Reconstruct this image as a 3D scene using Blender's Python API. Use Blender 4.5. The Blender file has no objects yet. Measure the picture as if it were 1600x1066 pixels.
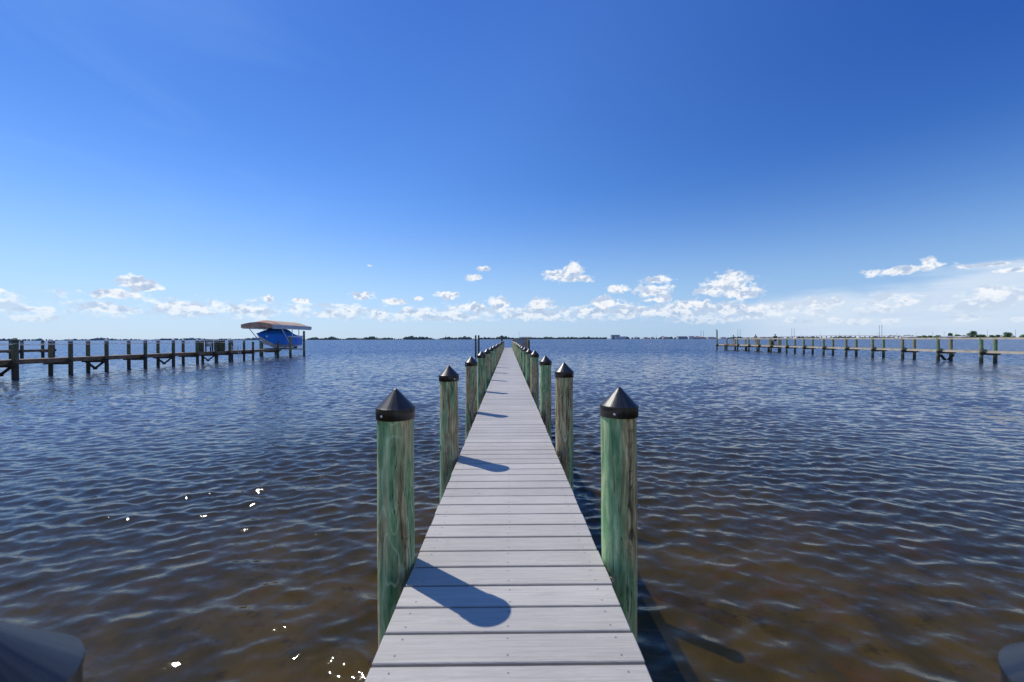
import bpy, bmesh, math, random
import numpy as np
from mathutils import Vector, Matrix, noise as mnoise

R = math.radians
rnd = random.Random(7)
scene = bpy.context.scene
col = scene.collection

CAM_H = 2.15          # camera height above the water
DECK = 1.07           # walkway surface above the water
SUN_EL, SUN_AZ = 52.0, -51.7   # azimuth measured from +Y towards +X

# ------------------------------------------------------------------ helpers
def tag(o, label=None, cat=None, group=None, kind=None):
    if label: o['label'] = label
    if cat: o['category'] = cat
    if group: o['group'] = group
    if kind: o['kind'] = kind
    return o

def empty(name, loc=(0, 0, 0), rz=0.0):
    o = bpy.data.objects.new(name, None)
    o.location = loc
    o.rotation_euler = (0, 0, rz)
    o.empty_display_size = 0.3
    col.objects.link(o)
    return o

class MB:
    def __init__(s):
        s.v = []; s.f = []; s.m = []; s.sm = []
    def add(s, vs, fs, mi=0, smooth=False):
        n = len(s.v)
        s.v.extend([tuple(p) for p in vs])
        for f in fs:
            s.f.append(tuple(i + n for i in f)); s.m.append(mi); s.sm.append(smooth)
    def box(s, x0, x1, y0, y1, z0, z1, mi=0, bev=0.0, rot=None, piv=None):
        if bev > 0:
            b = min(bev, (x1-x0)*.45, (y1-y0)*.45, (z1-z0)*.45)
            vs = []; 
            bm = bmesh.new()
            bmesh.ops.create_cube(bm, size=1.0)
            for v in bm.verts:
                v.co = Vector(((x0+x1)/2 + v.co.x*(x1-x0), (y0+y1)/2 + v.co.y*(y1-y0), (z0+z1)/2 + v.co.z*(z1-z0)))
            bmesh.ops.bevel(bm, geom=list(bm.edges), offset=b, segments=1, affect='EDGES')
            vs = [v.co.copy() for v in bm.verts]; fs = [[v.index for v in f.verts] for f in bm.faces]
            bm.free()
        else:
            vs = [Vector(p) for p in ((x0,y0,z0),(x1,y0,z0),(x1,y1,z0),(x0,y1,z0),(x0,y0,z1),(x1,y0,z1),(x1,y1,z1),(x0,y1,z1))]
            fs = [(0,3,2,1),(4,5,6,7),(0,1,5,4),(1,2,6,5),(2,3,7,6),(3,0,4,7)]
        if rot is not None:
            c = Vector(piv if piv else ((x0+x1)/2,(y0+y1)/2,(z0+z1)/2))
            vs = [rot @ (p - c) + c for p in vs]
        s.add(vs, fs, mi)
    def beam(s, a, b, w, h, mi=0, up=(0,0,1)):
        a = Vector(a); b = Vector(b); d = (b-a); L = d.length
        if L < 1e-6: return
        d.normalize(); u = Vector(up)
        if abs(d.dot(u)) > .98: u = Vector((1,0,0))
        r = d.cross(u).normalized(); u = r.cross(d).normalized()
        vs = []
        for p in (a, b):
            for sx, sz in ((-1,-1),(1,-1),(1,1),(-1,1)):
                vs.append(p + r*sx*w/2 + u*sz*h/2)
        s.add(vs, [(0,1,2,3),(7,6,5,4),(0,4,5,1),(1,5,6,2),(2,6,7,3),(3,7,4,0)], mi)
    def tube(s, pts, rad, n=10, mi=0, smooth=True, caps=True):
        pts = [Vector(p) for p in pts]; N = len(pts)
        if not hasattr(rad, '__len__'): rad = [rad]*N
        vs = []; fs = []
        ref = None
        for i, p in enumerate(pts):
            d = (pts[min(i+1,N-1)] - pts[max(i-1,0)]).normalized()
            if ref is None:
                ref = Vector((1,0,0)) if abs(d.x) < .9 else Vector((0,1,0))
            r = (ref - d*ref.dot(d)).normalized(); ref = r
            u = d.cross(r)
            for k in range(n):
                a = 2*math.pi*k/n
                vs.append(p + (r*math.cos(a) + u*math.sin(a))*rad[i])
        for i in range(N-1):
            for k in range(n):
                k2 = (k+1) % n
                fs.append((i*n+k, i*n+k2, (i+1)*n+k2, (i+1)*n+k))
        s.add(vs, fs, mi, smooth)
        if caps:
            s.add([vs[k] for k in range(n)], [tuple(range(n))[::-1]], mi)
            s.add([vs[(N-1)*n+k] for k in range(n)], [tuple(range(n))], mi)
    def lathe(s, prof, cx=0, cy=0, n=24, mi=0, smooth=True):
        vs = []; fs = []
        for (r, z) in prof:
            for k in range(n):
                a = 2*math.pi*k/n
                vs.append((cx + r*math.cos(a), cy + r*math.sin(a), z))
        for i in range(len(prof)-1):
            for k in range(n):
                k2 = (k+1) % n
                fs.append((i*n+k, i*n+k2, (i+1)*n+k2, (i+1)*n+k))
        s.add(vs, fs, mi, smooth)
    def build(s, name, mats, parent=None, loc=None):
        me = bpy.data.meshes.new(name)
        me.from_pydata(s.v, [], s.f)
        if not isinstance(mats, (list, tuple)): mats = [mats]
        for m in mats: me.materials.append(m)
        me.polygons.foreach_set('material_index', s.m)
        me.polygons.foreach_set('use_smooth', s.sm)
        me.update()
        o = bpy.data.objects.new(name, me)
        col.objects.link(o)
        if parent: o.parent = parent
        if loc: o.location = loc
        return o

def children_copy(src, parent=None, loc=None):
    c = src.copy(); col.objects.link(c)
    c.parent = parent
    if loc is not None: c.location = loc
    for ch in list(src.children):
        children_copy(ch, c)
    return c

# ------------------------------------------------------------------ node helper
class NT:
    def __init__(s, tree):
        s.t = tree; s.n = tree.nodes; s.l = tree.links
    def new(s, typ, **kw):
        n = s.n.new(typ)
        for k, v in kw.items(): setattr(n, k, v)
        return n
    def link(s, a, b): s.l.new(a, b)
    def set(s, sock, v):
        if isinstance(v, bpy.types.NodeSocket): s.link(v, sock)
        else: sock.default_value = v
    def math(s, op, a, b=None, c=None, clamp=False):
        n = s.new('ShaderNodeMath', operation=op, use_clamp=clamp)
        s.set(n.inputs[0], a)
        if b is not None: s.set(n.inputs[1], b)
        if c is not None: s.set(n.inputs[2], c)
        return n.outputs[0]
    def vmath(s, op, a, b=None):
        n = s.new('ShaderNodeVectorMath', operation=op)
        s.set(n.inputs[0], a)
        if b is not None: s.set(n.inputs[1], b)
        return n.outputs['Value'] if op in ('LENGTH', 'DOT_PRODUCT') else n.outputs['Vector']
    def noise(s, vec, scale, detail=3, rough=.5, dist=0.0, dim='3D'):
        n = s.new('ShaderNodeTexNoise', noise_dimensions=dim)
        if vec is not None: s.link(vec, n.inputs['Vector'])
        n.inputs['Scale'].default_value = scale
        n.inputs['Detail'].default_value = detail
        n.inputs['Roughness'].default_value = rough
        n.inputs['Distortion'].default_value = dist
        return n.outputs['Fac']
    def ramp(s, fac, stops, interp='LINEAR'):
        n = s.new('ShaderNodeValToRGB')
        cr = n.color_ramp; cr.interpolation = interp
        while len(cr.elements) < len(stops): cr.elements.new(.5)
        for e, (p, c) in zip(cr.elements, stops):
            e.position = p
            e.color = tuple(c)+(1,) if len(c) == 3 else c
        s.link(fac, n.inputs[0])
        return n.outputs[0]
    def mix(s, fac, a, b, blend='MIX'):
        n = s.new('ShaderNodeMix', data_type='RGBA', blend_type=blend)
        s.set(n.inputs[0], fac)
        s.set(n.inputs[6], a if isinstance(a, bpy.types.NodeSocket) else tuple(a)+(1,))
        s.set(n.inputs[7], b if isinstance(b, bpy.types.NodeSocket) else tuple(b)+(1,))
        return n.outputs[2]
    def smooth(s, v, lo, hi, a=0.0, b=1.0):
        n = s.new('ShaderNodeMapRange', interpolation_type='SMOOTHSTEP')
        s.set(n.inputs[0], v)
        n.inputs[1].default_value = lo; n.inputs[2].default_value = hi
        n.inputs[3].default_value = a; n.inputs[4].default_value = b
        return n.outputs[0]
    def mapping(s, vec, scale=(1,1,1), loc=(0,0,0)):
        n = s.new('ShaderNodeMapping')
        s.link(vec, n.inputs[0])
        n.inputs['Scale'].default_value = scale
        n.inputs['Location'].default_value = loc
        return n.outputs[0]

def mat_base(name, rough=.6, spec=.5, metal=0.0):
    m = bpy.data.materials.new(name); m.use_nodes = True
    nt = NT(m.node_tree)
    b = m.node_tree.nodes['Principled BSDF']
    b.inputs['Roughness'].default_value = rough
    b.inputs['Specular IOR Level'].default_value = spec
    b.inputs['Metallic'].default_value = metal
    return m, nt, b

def simple(name, c1, c2, scale=3.0, rough=.6, spec=.4, metal=0.0, bump=0.0, stretch=(1,1,1), detail=4):
    m, nt, b = mat_base(name, rough, spec, metal)
    tc = nt.new('ShaderNodeTexCoord')
    oi = nt.new('ShaderNodeObjectInfo')
    off = nt.vmath('ADD', tc.outputs['Object'], nt.mix(1.0, (0,0,0), oi.outputs['Random']))
    v = nt.mapping(tc.outputs['Object'], stretch)
    off = nt.vmath('ADD', v, nt.vmath('SCALE', oi.outputs['Location']))
    f = nt.noise(off, scale, detail, .6)
    c = nt.mix(nt.smooth(f, .3, .7), c1, c2)
    nt.link(c, b.inputs['Base Color'])
    if bump:
        bp = nt.new('ShaderNodeBump'); bp.inputs['Strength'].default_value = 1.0
        bp.inputs['Distance'].default_value = bump
        nt.link(f, bp.inputs['Height']); nt.link(bp.outputs[0], b.inputs['Normal'])
    return m

# ------------------------------------------------------------------ materials
def mat_piling(name, green=True, wet_z=0.12, dark=1.0):
    """pressure treated log: long streaks of green and bare tan wood, grain contours, knots, wet dark foot"""
    m, nt, b = mat_base(name, .62, .35)
    tc = nt.new('ShaderNodeTexCoord'); oi = nt.new('ShaderNodeObjectInfo')
    rv = nt.math('MULTIPLY', oi.outputs['Random'], 37.0)
    cmb = nt.new('ShaderNodeCombineXYZ')
    for i in range(3): nt.link(rv, cmb.inputs[i])
    p = nt.vmath('ADD', tc.outputs['Object'], cmb.outputs[0])
    warp = nt.new('ShaderNodeTexNoise'); nt.link(nt.mapping(p, (5, 5, 1.6)), warp.inputs['Vector'])
    warp.inputs['Scale'].default_value = 1.3; warp.inputs['Detail'].default_value = 2
    pw = nt.vmath('ADD', p, nt.vmath('MULTIPLY', nt.vmath('SUBTRACT', warp.outputs['Color'], (.5,.5,.5)), (.05,.05,.22)))
    streak = nt.noise(nt.mapping(pw, (17, 17, 2.4)), 1.0, 6, .66)
    broad = nt.noise(nt.mapping(p, (6.5, 6.5, .9)), 1.0, 3, .55)
    fine = nt.noise(nt.mapping(pw, (60, 60, 5)), 1.0, 4, .65)
    # contour lines of the grain
    lv = nt.noise(nt.mapping(pw, (9, 9, 2.4)), 1.0, 1.5, .4)
    sawtooth = nt.math('FRACT', nt.math('MULTIPLY', lv, 9.0))
    line = nt.smooth(nt.math('ABSOLUTE', nt.math('SUBTRACT', sawtooth, .5)), .36, .5)
    line = nt.math('MULTIPLY', line, nt.smooth(nt.noise(nt.mapping(p, (5,5,2.2), (3,1,7)), 1.0, 2), .47, .62))
    if green:
        g = nt.ramp(streak, [(.28,(.028,.090,.040)), (.42,(.10,.215,.095)), (.54,(.22,.37,.18)), (.68,(.46,.52,.30))])
        t = nt.ramp(fine, [(.3,(.16,.115,.055)), (.52,(.38,.30,.155)), (.72,(.58,.50,.31))])
        c = nt.mix(nt.smooth(nt.math('ADD', nt.math('MULTIPLY', broad, .75), nt.math('MULTIPLY', streak, .25)), .435, .54), g, t)
        c = nt.mix(nt.math('MULTIPLY', line, .7), c, (.48,.58,.36))
    else:
        g = nt.ramp(streak, [(.25,(.018,.028,.018)), (.5,(.05,.075,.045)), (.75,(.11,.12,.075))])
        t = nt.ramp(fine, [(.3,(.05,.04,.025)), (.7,(.16,.14,.10))])
        c = nt.mix(nt.smooth(broad, .44, .62), g, t)
    if green:
        ln2 = nt.smooth(nt.math('ABSOLUTE', nt.math('SUBTRACT', nt.math('FRACT', nt.math('MULTIPLY', lv, 17.0)), .5)), .30, .5)
        c = nt.mix(nt.math('MULTIPLY', ln2, nt.math('MULTIPLY', nt.smooth(broad, .45, .6), .5)), c, (.09,.06,.03))
        pl = nt.smooth(nt.noise(nt.mapping(pw, (34, 34, 1.6), (7,3,9)), 1.0, 5, .7), .56, .70)
        c = nt.mix(nt.math('MULTIPLY', pl, .6), c, (.50,.50,.33))
        pd_ = nt.smooth(nt.noise(nt.mapping(pw, (26, 26, 2.0), (2,9,5)), 1.0, 5, .7), .55, .68)
        c = nt.mix(nt.math('MULTIPLY', pd_, nt.smooth(broad, .38, .56, .15, .75)), c, (.055,.040,.018))
        ck = nt.noise(nt.mapping(pw, (30, 30, .9), (1,8,2)), 1.0, 3, .5)
        crack = nt.math('MULTIPLY', nt.smooth(nt.math('ABSOLUTE', nt.math('SUBTRACT', ck, .5)), .014, .004), nt.smooth(nt.noise(nt.mapping(p, (4,4,1.5), (6,6,6)), 1.0, 2), .48, .6))
        c = nt.mix(nt.math('MULTIPLY', crack, .85), c, (.012,.010,.006))
    # dark weathering streaks and knots
    dk = nt.smooth(nt.noise(nt.mapping(pw, (16, 16, 1.1), (9,2,4)), 1.0, 4, .65), .56, .72)
    c = nt.mix(nt.math('MULTIPLY', dk, .7), c, (.03,.026,.016))
    vo = nt.new('ShaderNodeTexVoronoi'); nt.link(nt.mapping(pw, (6, 6, 2.6)), vo.inputs['Vector']); vo.inputs['Scale'].default_value = .8
    kn = nt.smooth(vo.outputs['Distance'], .11, .045)
    c = nt.mix(nt.math('MULTIPLY', kn, .8), c, (.022,.016,.01))
    c = nt.mix(nt.math('MULTIPLY', nt.smooth(fine, .58, .40), .30), c, (.02,.03,.015))
    # wet, weed-dark foot by the water line
    gz = nt.new('ShaderNodeSeparateXYZ'); nt.link(nt.new('ShaderNodeNewGeometry').outputs['Position'], gz.inputs[0])
    wet = nt.smooth(nt.math('ADD', gz.outputs[2], nt.math('MULTIPLY', nt.math('SUBTRACT', streak, .5), .5)), wet_z+.35, wet_z-.05)
    c = nt.mix(nt.math('MULTIPLY', wet, .85), c, (.012,.014,.010))
    if dark != 1.0: c = nt.mix(1.0, c, (dark,dark,dark), 'MULTIPLY')
    nt.link(c, b.inputs['Base Color'])
    nt.set(b.inputs['Roughness'], nt.math('SUBTRACT', .72, nt.math('MULTIPLY', wet, .35)))
    bp = nt.new('ShaderNodeBump'); bp.inputs['Distance'].default_value = .006; bp.inputs['Strength'].default_value = .7
    h = nt.math('ADD', nt.math('MULTIPLY', fine, .6), nt.math('SUBTRACT', nt.math('MULTIPLY', streak, 1.0), nt.math('MULTIPLY', kn, .8)))
    nt.link(h, bp.inputs['Height']); nt.link(bp.outputs[0], b.inputs['Normal'])
    return m

def mat_decking():
    m, nt, b = mat_base('composite_decking', .55, .3)
    tc = nt.new('ShaderNodeTexCoord')
    sp = nt.new('ShaderNodeSeparateXYZ'); nt.link(tc.outputs['Object'], sp.inputs[0])
    bid = nt.math('FLOOR', nt.math('DIVIDE', nt.math('ADD', sp.outputs[1], 2.0), 0.146))
    wn = nt.new('ShaderNodeTexWhiteNoise', noise_dimensions='1D'); nt.link(bid, wn.inputs['W'])
    cmb = nt.new('ShaderNodeCombineXYZ')
    nt.link(nt.math('ADD', sp.outputs[0], nt.math('MULTIPLY', wn.outputs['Value'], 61.0)), cmb.inputs[0])
    nt.link(sp.outputs[1], cmb.inputs[1]); nt.link(bid, cmb.inputs[2])
    v = cmb.outputs[0]
    grain = nt.noise(nt.mapping(v, (3.2, 110, 1)), 1.0, 5, .62, .6)
    cath = nt.noise(nt.mapping(v, (1.6, 17, 1)), 1.0, 2, .5, .9)
    ln = nt.math('FRACT', nt.math('MULTIPLY', cath, 11.0))
    ln = nt.smooth(nt.math('ABSOLUTE', nt.math('SUBTRACT', ln, .5)), .3, .5)
    blot = nt.noise(tc.outputs['Object'], 2.3, 4, .6)
    c = nt.mix(nt.smooth(grain, .3, .7), (.44,.415,.365), (.545,.515,.455))
    c = nt.mix(nt.math('MULTIPLY', ln, .22), c, (.36,.34,.30))
    k = nt.math('ADD', .90, nt.math('MULTIPLY', wn.outputs['Value'], .20))
    k = nt.math('MULTIPLY', k, nt.smooth(blot, .25, .75, .93, 1.05))
    kc = nt.new('ShaderNodeCombineColor')
    for i in range(3): nt.link(k, kc.inputs[i])
    c = nt.mix(1.0, c, kc.outputs[0], 'MULTIPLY')
    # a few grimy specks
    sk = nt.smooth(nt.noise(tc.outputs['Object'], 26.0, 2, .5), .755, .80)
    c = nt.mix(nt.math('MULTIPLY', sk, .5), c, (.12,.10,.08))
    nt.link(c, b.inputs['Base Color'])
    bp = nt.new('ShaderNodeBump'); bp.inputs['Distance'].default_value = .0015; bp.inputs['Strength'].default_value = .6
    nt.link(nt.math('ADD', grain, nt.math('MULTIPLY', ln, .4)), bp.inputs['Height']); nt.link(bp.outputs[0], b.inputs['Normal'])
    return m

def mat_cap():
    m, nt, b = mat_base('black_cap_coating', .38, .6)
    tc = nt.new('ShaderNodeTexCoord'); oi = nt.new('ShaderNodeObjectInfo')
    sp = nt.new('ShaderNodeSeparateXYZ'); nt.link(tc.outputs['Object'], sp.inputs[0])
    ang = nt.math('ARCTAN2', sp.outputs[1], sp.outputs[0])
    cmb = nt.new('ShaderNodeCombineXYZ')
    nt.link(nt.math('MULTIPLY', nt.math('COSINE', ang), 6.0), cmb.inputs[0]); nt.link(nt.math('MULTIPLY', nt.math('SINE', ang), 6.0), cmb.inputs[1])
    nt.link(nt.math('ADD', nt.math('MULTIPLY', sp.outputs[2], 3.0), nt.math('MULTIPLY', oi.outputs['Random'], 20.0)), cmb.inputs[2])
    st = nt.noise(cmb.outputs[0], 1.4, 4, .6)
    sc = nt.noise(tc.outputs['Object'], 45, 4, .7)
    c = nt.mix(nt.smooth(st, .35, .7), (.008,.010,.014), (.024,.027,.033))
    c = nt.mix(nt.smooth(sc, .60, .78, 0, .30), c, (.09,.09,.09))
    nt.link(c, b.inputs['Base Color'])
    nt.set(b.inputs['Roughness'], nt.smooth(st, .3, .7, .30, .46))
    bp = nt.new('ShaderNodeBump'); bp.inputs['Distance'].default_value = .0012; bp.inputs['Strength'].default_value = .6
    nt.link(nt.math('ADD', st, nt.math('MULTIPLY', sc, .3)), bp.inputs['Height']); nt.link(bp.outputs[0], b.inputs['Normal'])
    return m

M = {}
M['pile'] = mat_piling('treated_log_green', dark=1.45)
M['pile_old'] = mat_piling('weathered_log', green=False, wet_z=.45)
M['pile_green'] = mat_piling('treated_log_green_far', wet_z=.42)
M['pile_left'] = mat_piling('treated_log_left_pier', wet_z=.75, dark=.45)
M['deck'] = mat_decking()
M['cap'] = mat_cap()
M['screw'] = simple('zinc_screw', (.75,.74,.72), (.9,.9,.88), 20, .4, .6, .0)
M['deck_screw'] = simple('deck_screw_head', (.16,.15,.14), (.24,.22,.2), 20, .5)
M['timber'] = simple('treated_timber', (.16,.14,.085), (.32,.27,.17), 4, .75, .2, bump=.003, stretch=(2,2,9))
M['timber_dark'] = simple('dark_timber', (.035,.028,.02), (.10,.08,.055), 3, .8, .2, bump=.003)
M['timber_brown'] = simple('brown_timber', (.13,.085,.05), (.26,.18,.11), 3, .75, .2, bump=.003)
M['timber_pale'] = simple('sun_bleached_timber', (.42,.35,.24), (.60,.52,.39), 2, .75, .2, bump=.002)
M['deck_old'] = simple('old_deck_boards', (.25,.19,.14), (.42,.33,.25), 5, .8, .2, stretch=(1,6,1))
M['rope'] = simple('white_rope', (.65,.62,.56), (.82,.80,.76), 8, .8)
M['white_cap'] = simple('white_piling_cap', (.6,.58,.53), (.78,.77,.74), 5, .5)
M['metal_white'] = simple('white_aluminium', (.62,.66,.70), (.78,.80,.82), 4, .35, .5)
M['alu'] = simple('brushed_aluminium', (.45,.46,.47), (.62,.63,.64), 6, .35, .5, .6)

# ------------------------------------------------------------------ world: physical sky with procedural cloud layer
SKY_STRENGTH = 0.10
def px_dir(x, y):
    """direction (azimuth, elevation) of a point in the sky as seen from the pier"""
    yy = y + (x - 794) * .0028
    u, v = (x - 794) / 640.0, (530 - yy) / 640.0
    return math.atan2(u, 1.0), math.atan2(v, math.hypot(u, 1.0))

def build_world():
    w = bpy.data.worlds.new('World'); scene.world = w; w.use_nodes = True
    nt = NT(w.node_tree); nt.n.clear()
    out = nt.new('ShaderNodeOutputWorld'); bg = nt.new('ShaderNodeBackground')
    nt.link(bg.outputs[0], out.inputs[0])
    sky = nt.new('ShaderNodeTexSky', sky_type='NISHITA')
    sky.sun_disc = False
    sky.sun_elevation = R(SUN_EL); sky.sun_rotation = R(SUN_AZ)
    sky.altitude = 0; sky.air_density = 1.0; sky.dust_density = SKYP['dust']; sky.ozone_density = SKYP['ozone']
    tc = nt.new('ShaderNodeTexCoord')
    d = nt.vmath('NORMALIZE', tc.outputs['Generated'])
    sp = nt.new('ShaderNodeSeparateXYZ'); nt.link(d, sp.inputs[0])
    az = nt.math('ARCTAN2', sp.outputs[0], sp.outputs[1])
    el = nt.math('ARCSINE', sp.outputs[2])
    P = nt.new('ShaderNodeCombineXYZ'); nt.link(az, P.inputs[0]); nt.link(el, P.inputs[1]); P = P.outputs[0]
    hs = nt.new('ShaderNodeHueSaturation'); hs.inputs['Saturation'].default_value = SKYP['sat']; hs.inputs['Value'].default_value = SKYP['val']
    hs.inputs['Hue'].default_value = SKYP['hue']
    nt.link(sky.outputs[0], hs.inputs['Color'])
    skyc = nt.mix(1.0, hs.outputs[0], nt.ramp(nt.math('MULTIPLY', el, 1.0), SKYP['tint']), 'MULTIPLY')
    # the air darkens away from the sun, and pales into haze towards the horizon
    a_, e_ = R(SUN_AZ), R(SUN_EL)
    sd = nt.vmath('DOT_PRODUCT', d, (math.sin(a_)*math.cos(e_), math.cos(a_)*math.cos(e_), math.sin(e_)))
    deep = nt.math('MULTIPLY', nt.smooth(sd, .75, .05), nt.smooth(el, .10, .60))
    skyc = nt.mix(deep, skyc, nt.mix(1.0, skyc, (.35, .59, .88), 'MULTIPLY'))
    S0 = 1.0/SKY_STRENGTH
    glow = nt.math('MULTIPLY', nt.smooth(sd, .70, .95), nt.smooth(el, .12, .45))
    skyc = nt.mix(glow, skyc, nt.mix(1.0, skyc, (.64, .80, .89), 'MULTIPLY'))
    hz0 = nt.math('MULTIPLY', nt.math('POWER', nt.smooth(el, .42, -.04), 1.9), .78)
    skyc = nt.mix(hz0, skyc, nt.mix(nt.smooth(sd, .0, .7), tuple(S0*x for x in (.44,.62,.86)), tuple(S0*x for x in (.60,.77,.93))))
    S = SKYP['white'] / SKY_STRENGTH
    def cloudfield(P, blobs, sc, amp, detail, rough):
        wv = nt.new('ShaderNodeTexNoise', noise_dimensions='2D'); nt.link(P, wv.inputs['Vector'])
        wv.inputs['Scale'].default_value = sc*.8; wv.inputs['Detail'].default_value = 2
        Pw = nt.vmath('ADD', P, nt.vmath('MULTIPLY', nt.vmath('SUBTRACT', wv.outputs['Color'], (.5,.5,.5)), (.02,.012,0)))
        m = None
        for (x, y, rx, ry) in blobs:
            a, e = px_dir(x, y)
            k = 1.0/(1+((x-794)/640.0)**2)
            ra, re = max(rx*k,1)/640.0*1.6, ry/640.0*math.sqrt(k)*1.6
            q = nt.vmath('MULTIPLY', nt.vmath('SUBTRACT', P, (a, e, 0)), (1/ra, 1/re, 0))
            L = nt.vmath('LENGTH', q)
            m = L if m is None else nt.math('SMOOTH_MIN', m, L, .25)
        n = nt.noise(nt.mapping(Pw, (1, 1.5, 1)), sc, detail, rough, dim='2D')
        return nt.math('ADD', nt.math('SUBTRACT', 1.0, m), nt.math('MULTIPLY', nt.math('SUBTRACT', n, .5), amp)), n
    def puff(P):
        v = nt.new('ShaderNodeTexVoronoi', voronoi_dimensions='2D', feature='SMOOTH_F1'); nt.link(nt.mapping(P, (1, 1.25, 1)), v.inputs['Vector'])
        v.inputs['Scale'].default_value = 62.0; v.inputs['Detail'].default_value = 1.5; v.inputs['Smoothness'].default_value = .25
        return nt.math('MULTIPLY', nt.math('SUBTRACT', .40, v.outputs['Distance']), .42)
    blobs = [(217,441,26,11),(238,449,20,6),(188,461,40,7),(160,478,30,9),(185,483,32,7),(285,483,44,10),(310,489,25,7),(55,484,45,5),(60,497,40,7),(5,454,14,4),
             (420,467,13,6),(380,484,26,8),(410,489,24,8),(470,470,12,4),(520,491,26,7),(548,489,16,9),(592,493,16,8),(566,461,17,6),(616,472,16,5),(655,467,6,3),
             (700,462,15,6),(580,416,6,2),(738,434,13,5),(756,420,11,4),(640,489,16,7),(670,495,25,7),(715,495,28,7),(742,482,18,8),(778,476,17,10),
             (842,481,18,14),(815,493,30,7),(850,493,24,8),(872,430,20,9),(894,424,17,11),(905,435,24,5),
             (1024,455,30,9),(1025,436,20,6),(968,452,17,6),(948,474,19,11),(925,487,28,8),(985,486,38,9),(1030,468,20,4),
             (1142,444,30,17),(1118,452,28,10),(1165,454,28,11),(1148,430,16,8),(1175,488,26,12),(1140,484,32,8),(1085,476,36,8),(1060,490,40,8),(1105,500,60,6),
             (1410,422,55,6),(1455,407,10,6),(1555,412,48,3.5),(1600,420,40,3),(1240,500,12,5),(1265,503,12,4),(1310,501,14,6),(1345,503,18,6),(1395,502,14,5),(1520,497,30,6),(1600,498,12,4),
             (-140,470,60,12),(-320,440,80,14),(1750,470,70,14),(1950,430,90,12)]
    f1, n1 = cloudfield(P, blobs, 34.0, 1.25, 8, .60)
    f1 = nt.math('ADD', f1, puff(P))
    # low band of small cumulus right round the horizon
    band = nt.math('MULTIPLY', nt.smooth(el, .018, .05), nt.smooth(el, .125, .065))
    nb = nt.noise(nt.mapping(P, (1, 2.2, 1), (3.1, .7, 0)), 17.0, 8, .62, dim='2D')
    f2 = nt.math('SUBTRACT', nt.math('MULTIPLY', band, nt.math('MULTIPLY', nb, 1.9)), .78)
    f2 = nt.math('ADD', f2, nt.math('MULTIPLY', puff(P), .4))
    dens = nt.math('MAXIMUM', nt.smooth(f1, .06, .46), nt.math('MULTIPLY', nt.smooth(f2, -.08, .34), .80))
    # lighting of the cloud: compare with the field a little towards the sun (up and left)
    P2 = nt.vmath('ADD', P, (-.005, .010, 0))
    n2 = nt.noise(nt.mapping(P2, (1, 1.5, 1)), 26.0, 5, .6, dim='2D')
    n3 = nt.noise(nt.mapping(P, (1, 1.5, 1)), 26.0, 5, .6, dim='2D')
    pd = nt.math('MULTIPLY', nt.math('SUBTRACT', puff(P), puff(P2)), .45)
    lit = nt.smooth(nt.math('ADD', nt.math('SUBTRACT', n3, n2), nt.math('MULTIPLY', pd, -1.0)), -.12, .10)
    lit = nt.math('ADD', nt.math('MULTIPLY', lit, .75), nt.math('MULTIPLY', nt.smooth(f1, .9, .25), .25))
    ccol = nt.mix(lit, tuple(S*x for x in (.44,.56,.76)), tuple(S*x for x in (1.02,1.02,1.02)))
    # distance haze swallows the lowest clouds
    hz = nt.smooth(el, .012, .085, .25, 1.0)
    dens = nt.math('MULTIPLY', dens, nt.math('MULTIPLY', hz, .93))
    # high thin veil on the right, with a ragged upper edge
    vn = nt.noise(nt.mapping(P, (1, 6.0, 1), (0, 2.0, 0)), 3.2, 6, .58, dim='2D')
    edge = nt.math('SUBTRACT', nt.math('ADD', .088, nt.math('MULTIPLY', nt.math('SUBTRACT', az, .55), .09)), el)
    veil = nt.math('MULTIPLY', nt.smooth(nt.math('ADD', edge, nt.math('MULTIPLY', nt.math('SUBTRACT', vn, .5), .09)), -.008, .03), nt.smooth(az, .44, .60))
    veil = nt.math('MULTIPLY', veil, nt.smooth(vn, .25, .7, .55, .92))
    # faint streaks high on the left
    sn = nt.noise(nt.mapping(P, (.8, 3.0, 1), (5, 1.0, 0)), 2.4, 5, .55, .8, dim='2D')
    st = nt.math('MULTIPLY', nt.smooth(sn, .5, .8), nt.math('MULTIPLY', nt.smooth(az, -.2, -.65), nt.smooth(el, .1, .25)))
    c = nt.mix(nt.math('MULTIPLY', st, .05), skyc, tuple(S*x for x in (.55,.75,.98)))
    c = nt.mix(veil, c, tuple(S*x for x in (.68,.79,.93)))
    c = nt.mix(dens, c, ccol)
    nt.link(c, bg.inputs['Color'])
    bg.inputs['Strength'].default_value = SKY_STRENGTH
    w.cycles.sampling_method = 'MANUAL'; w.cycles.sample_map_resolution = 1024

SKYP = dict(dust=.3, ozone=4.0, sat=1.15, val=1.0, hue=.5, white=1.0,
            tint=[(0.0,(.67,.84,1.42)), (.12,(.72,.98,1.30)), (.30,(.80,1.03,1.38)), (.7,(.72,.98,1.5))])
build_world()

sun = bpy.data.lights.new('sun', 'SUN'); sun.energy = 3.6; sun.angle = R(.53); sun.color = (1.0,.94,.85)
so = bpy.data.objects.new('sun', sun); col.objects.link(so)
a, e = R(SUN_AZ), R(SUN_EL)
sdir = Vector((math.sin(a)*math.cos(e), math.cos(a)*math.cos(e), math.sin(e)))
so.rotation_euler = sdir.to_track_quat('Z', 'Y').to_euler()

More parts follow.
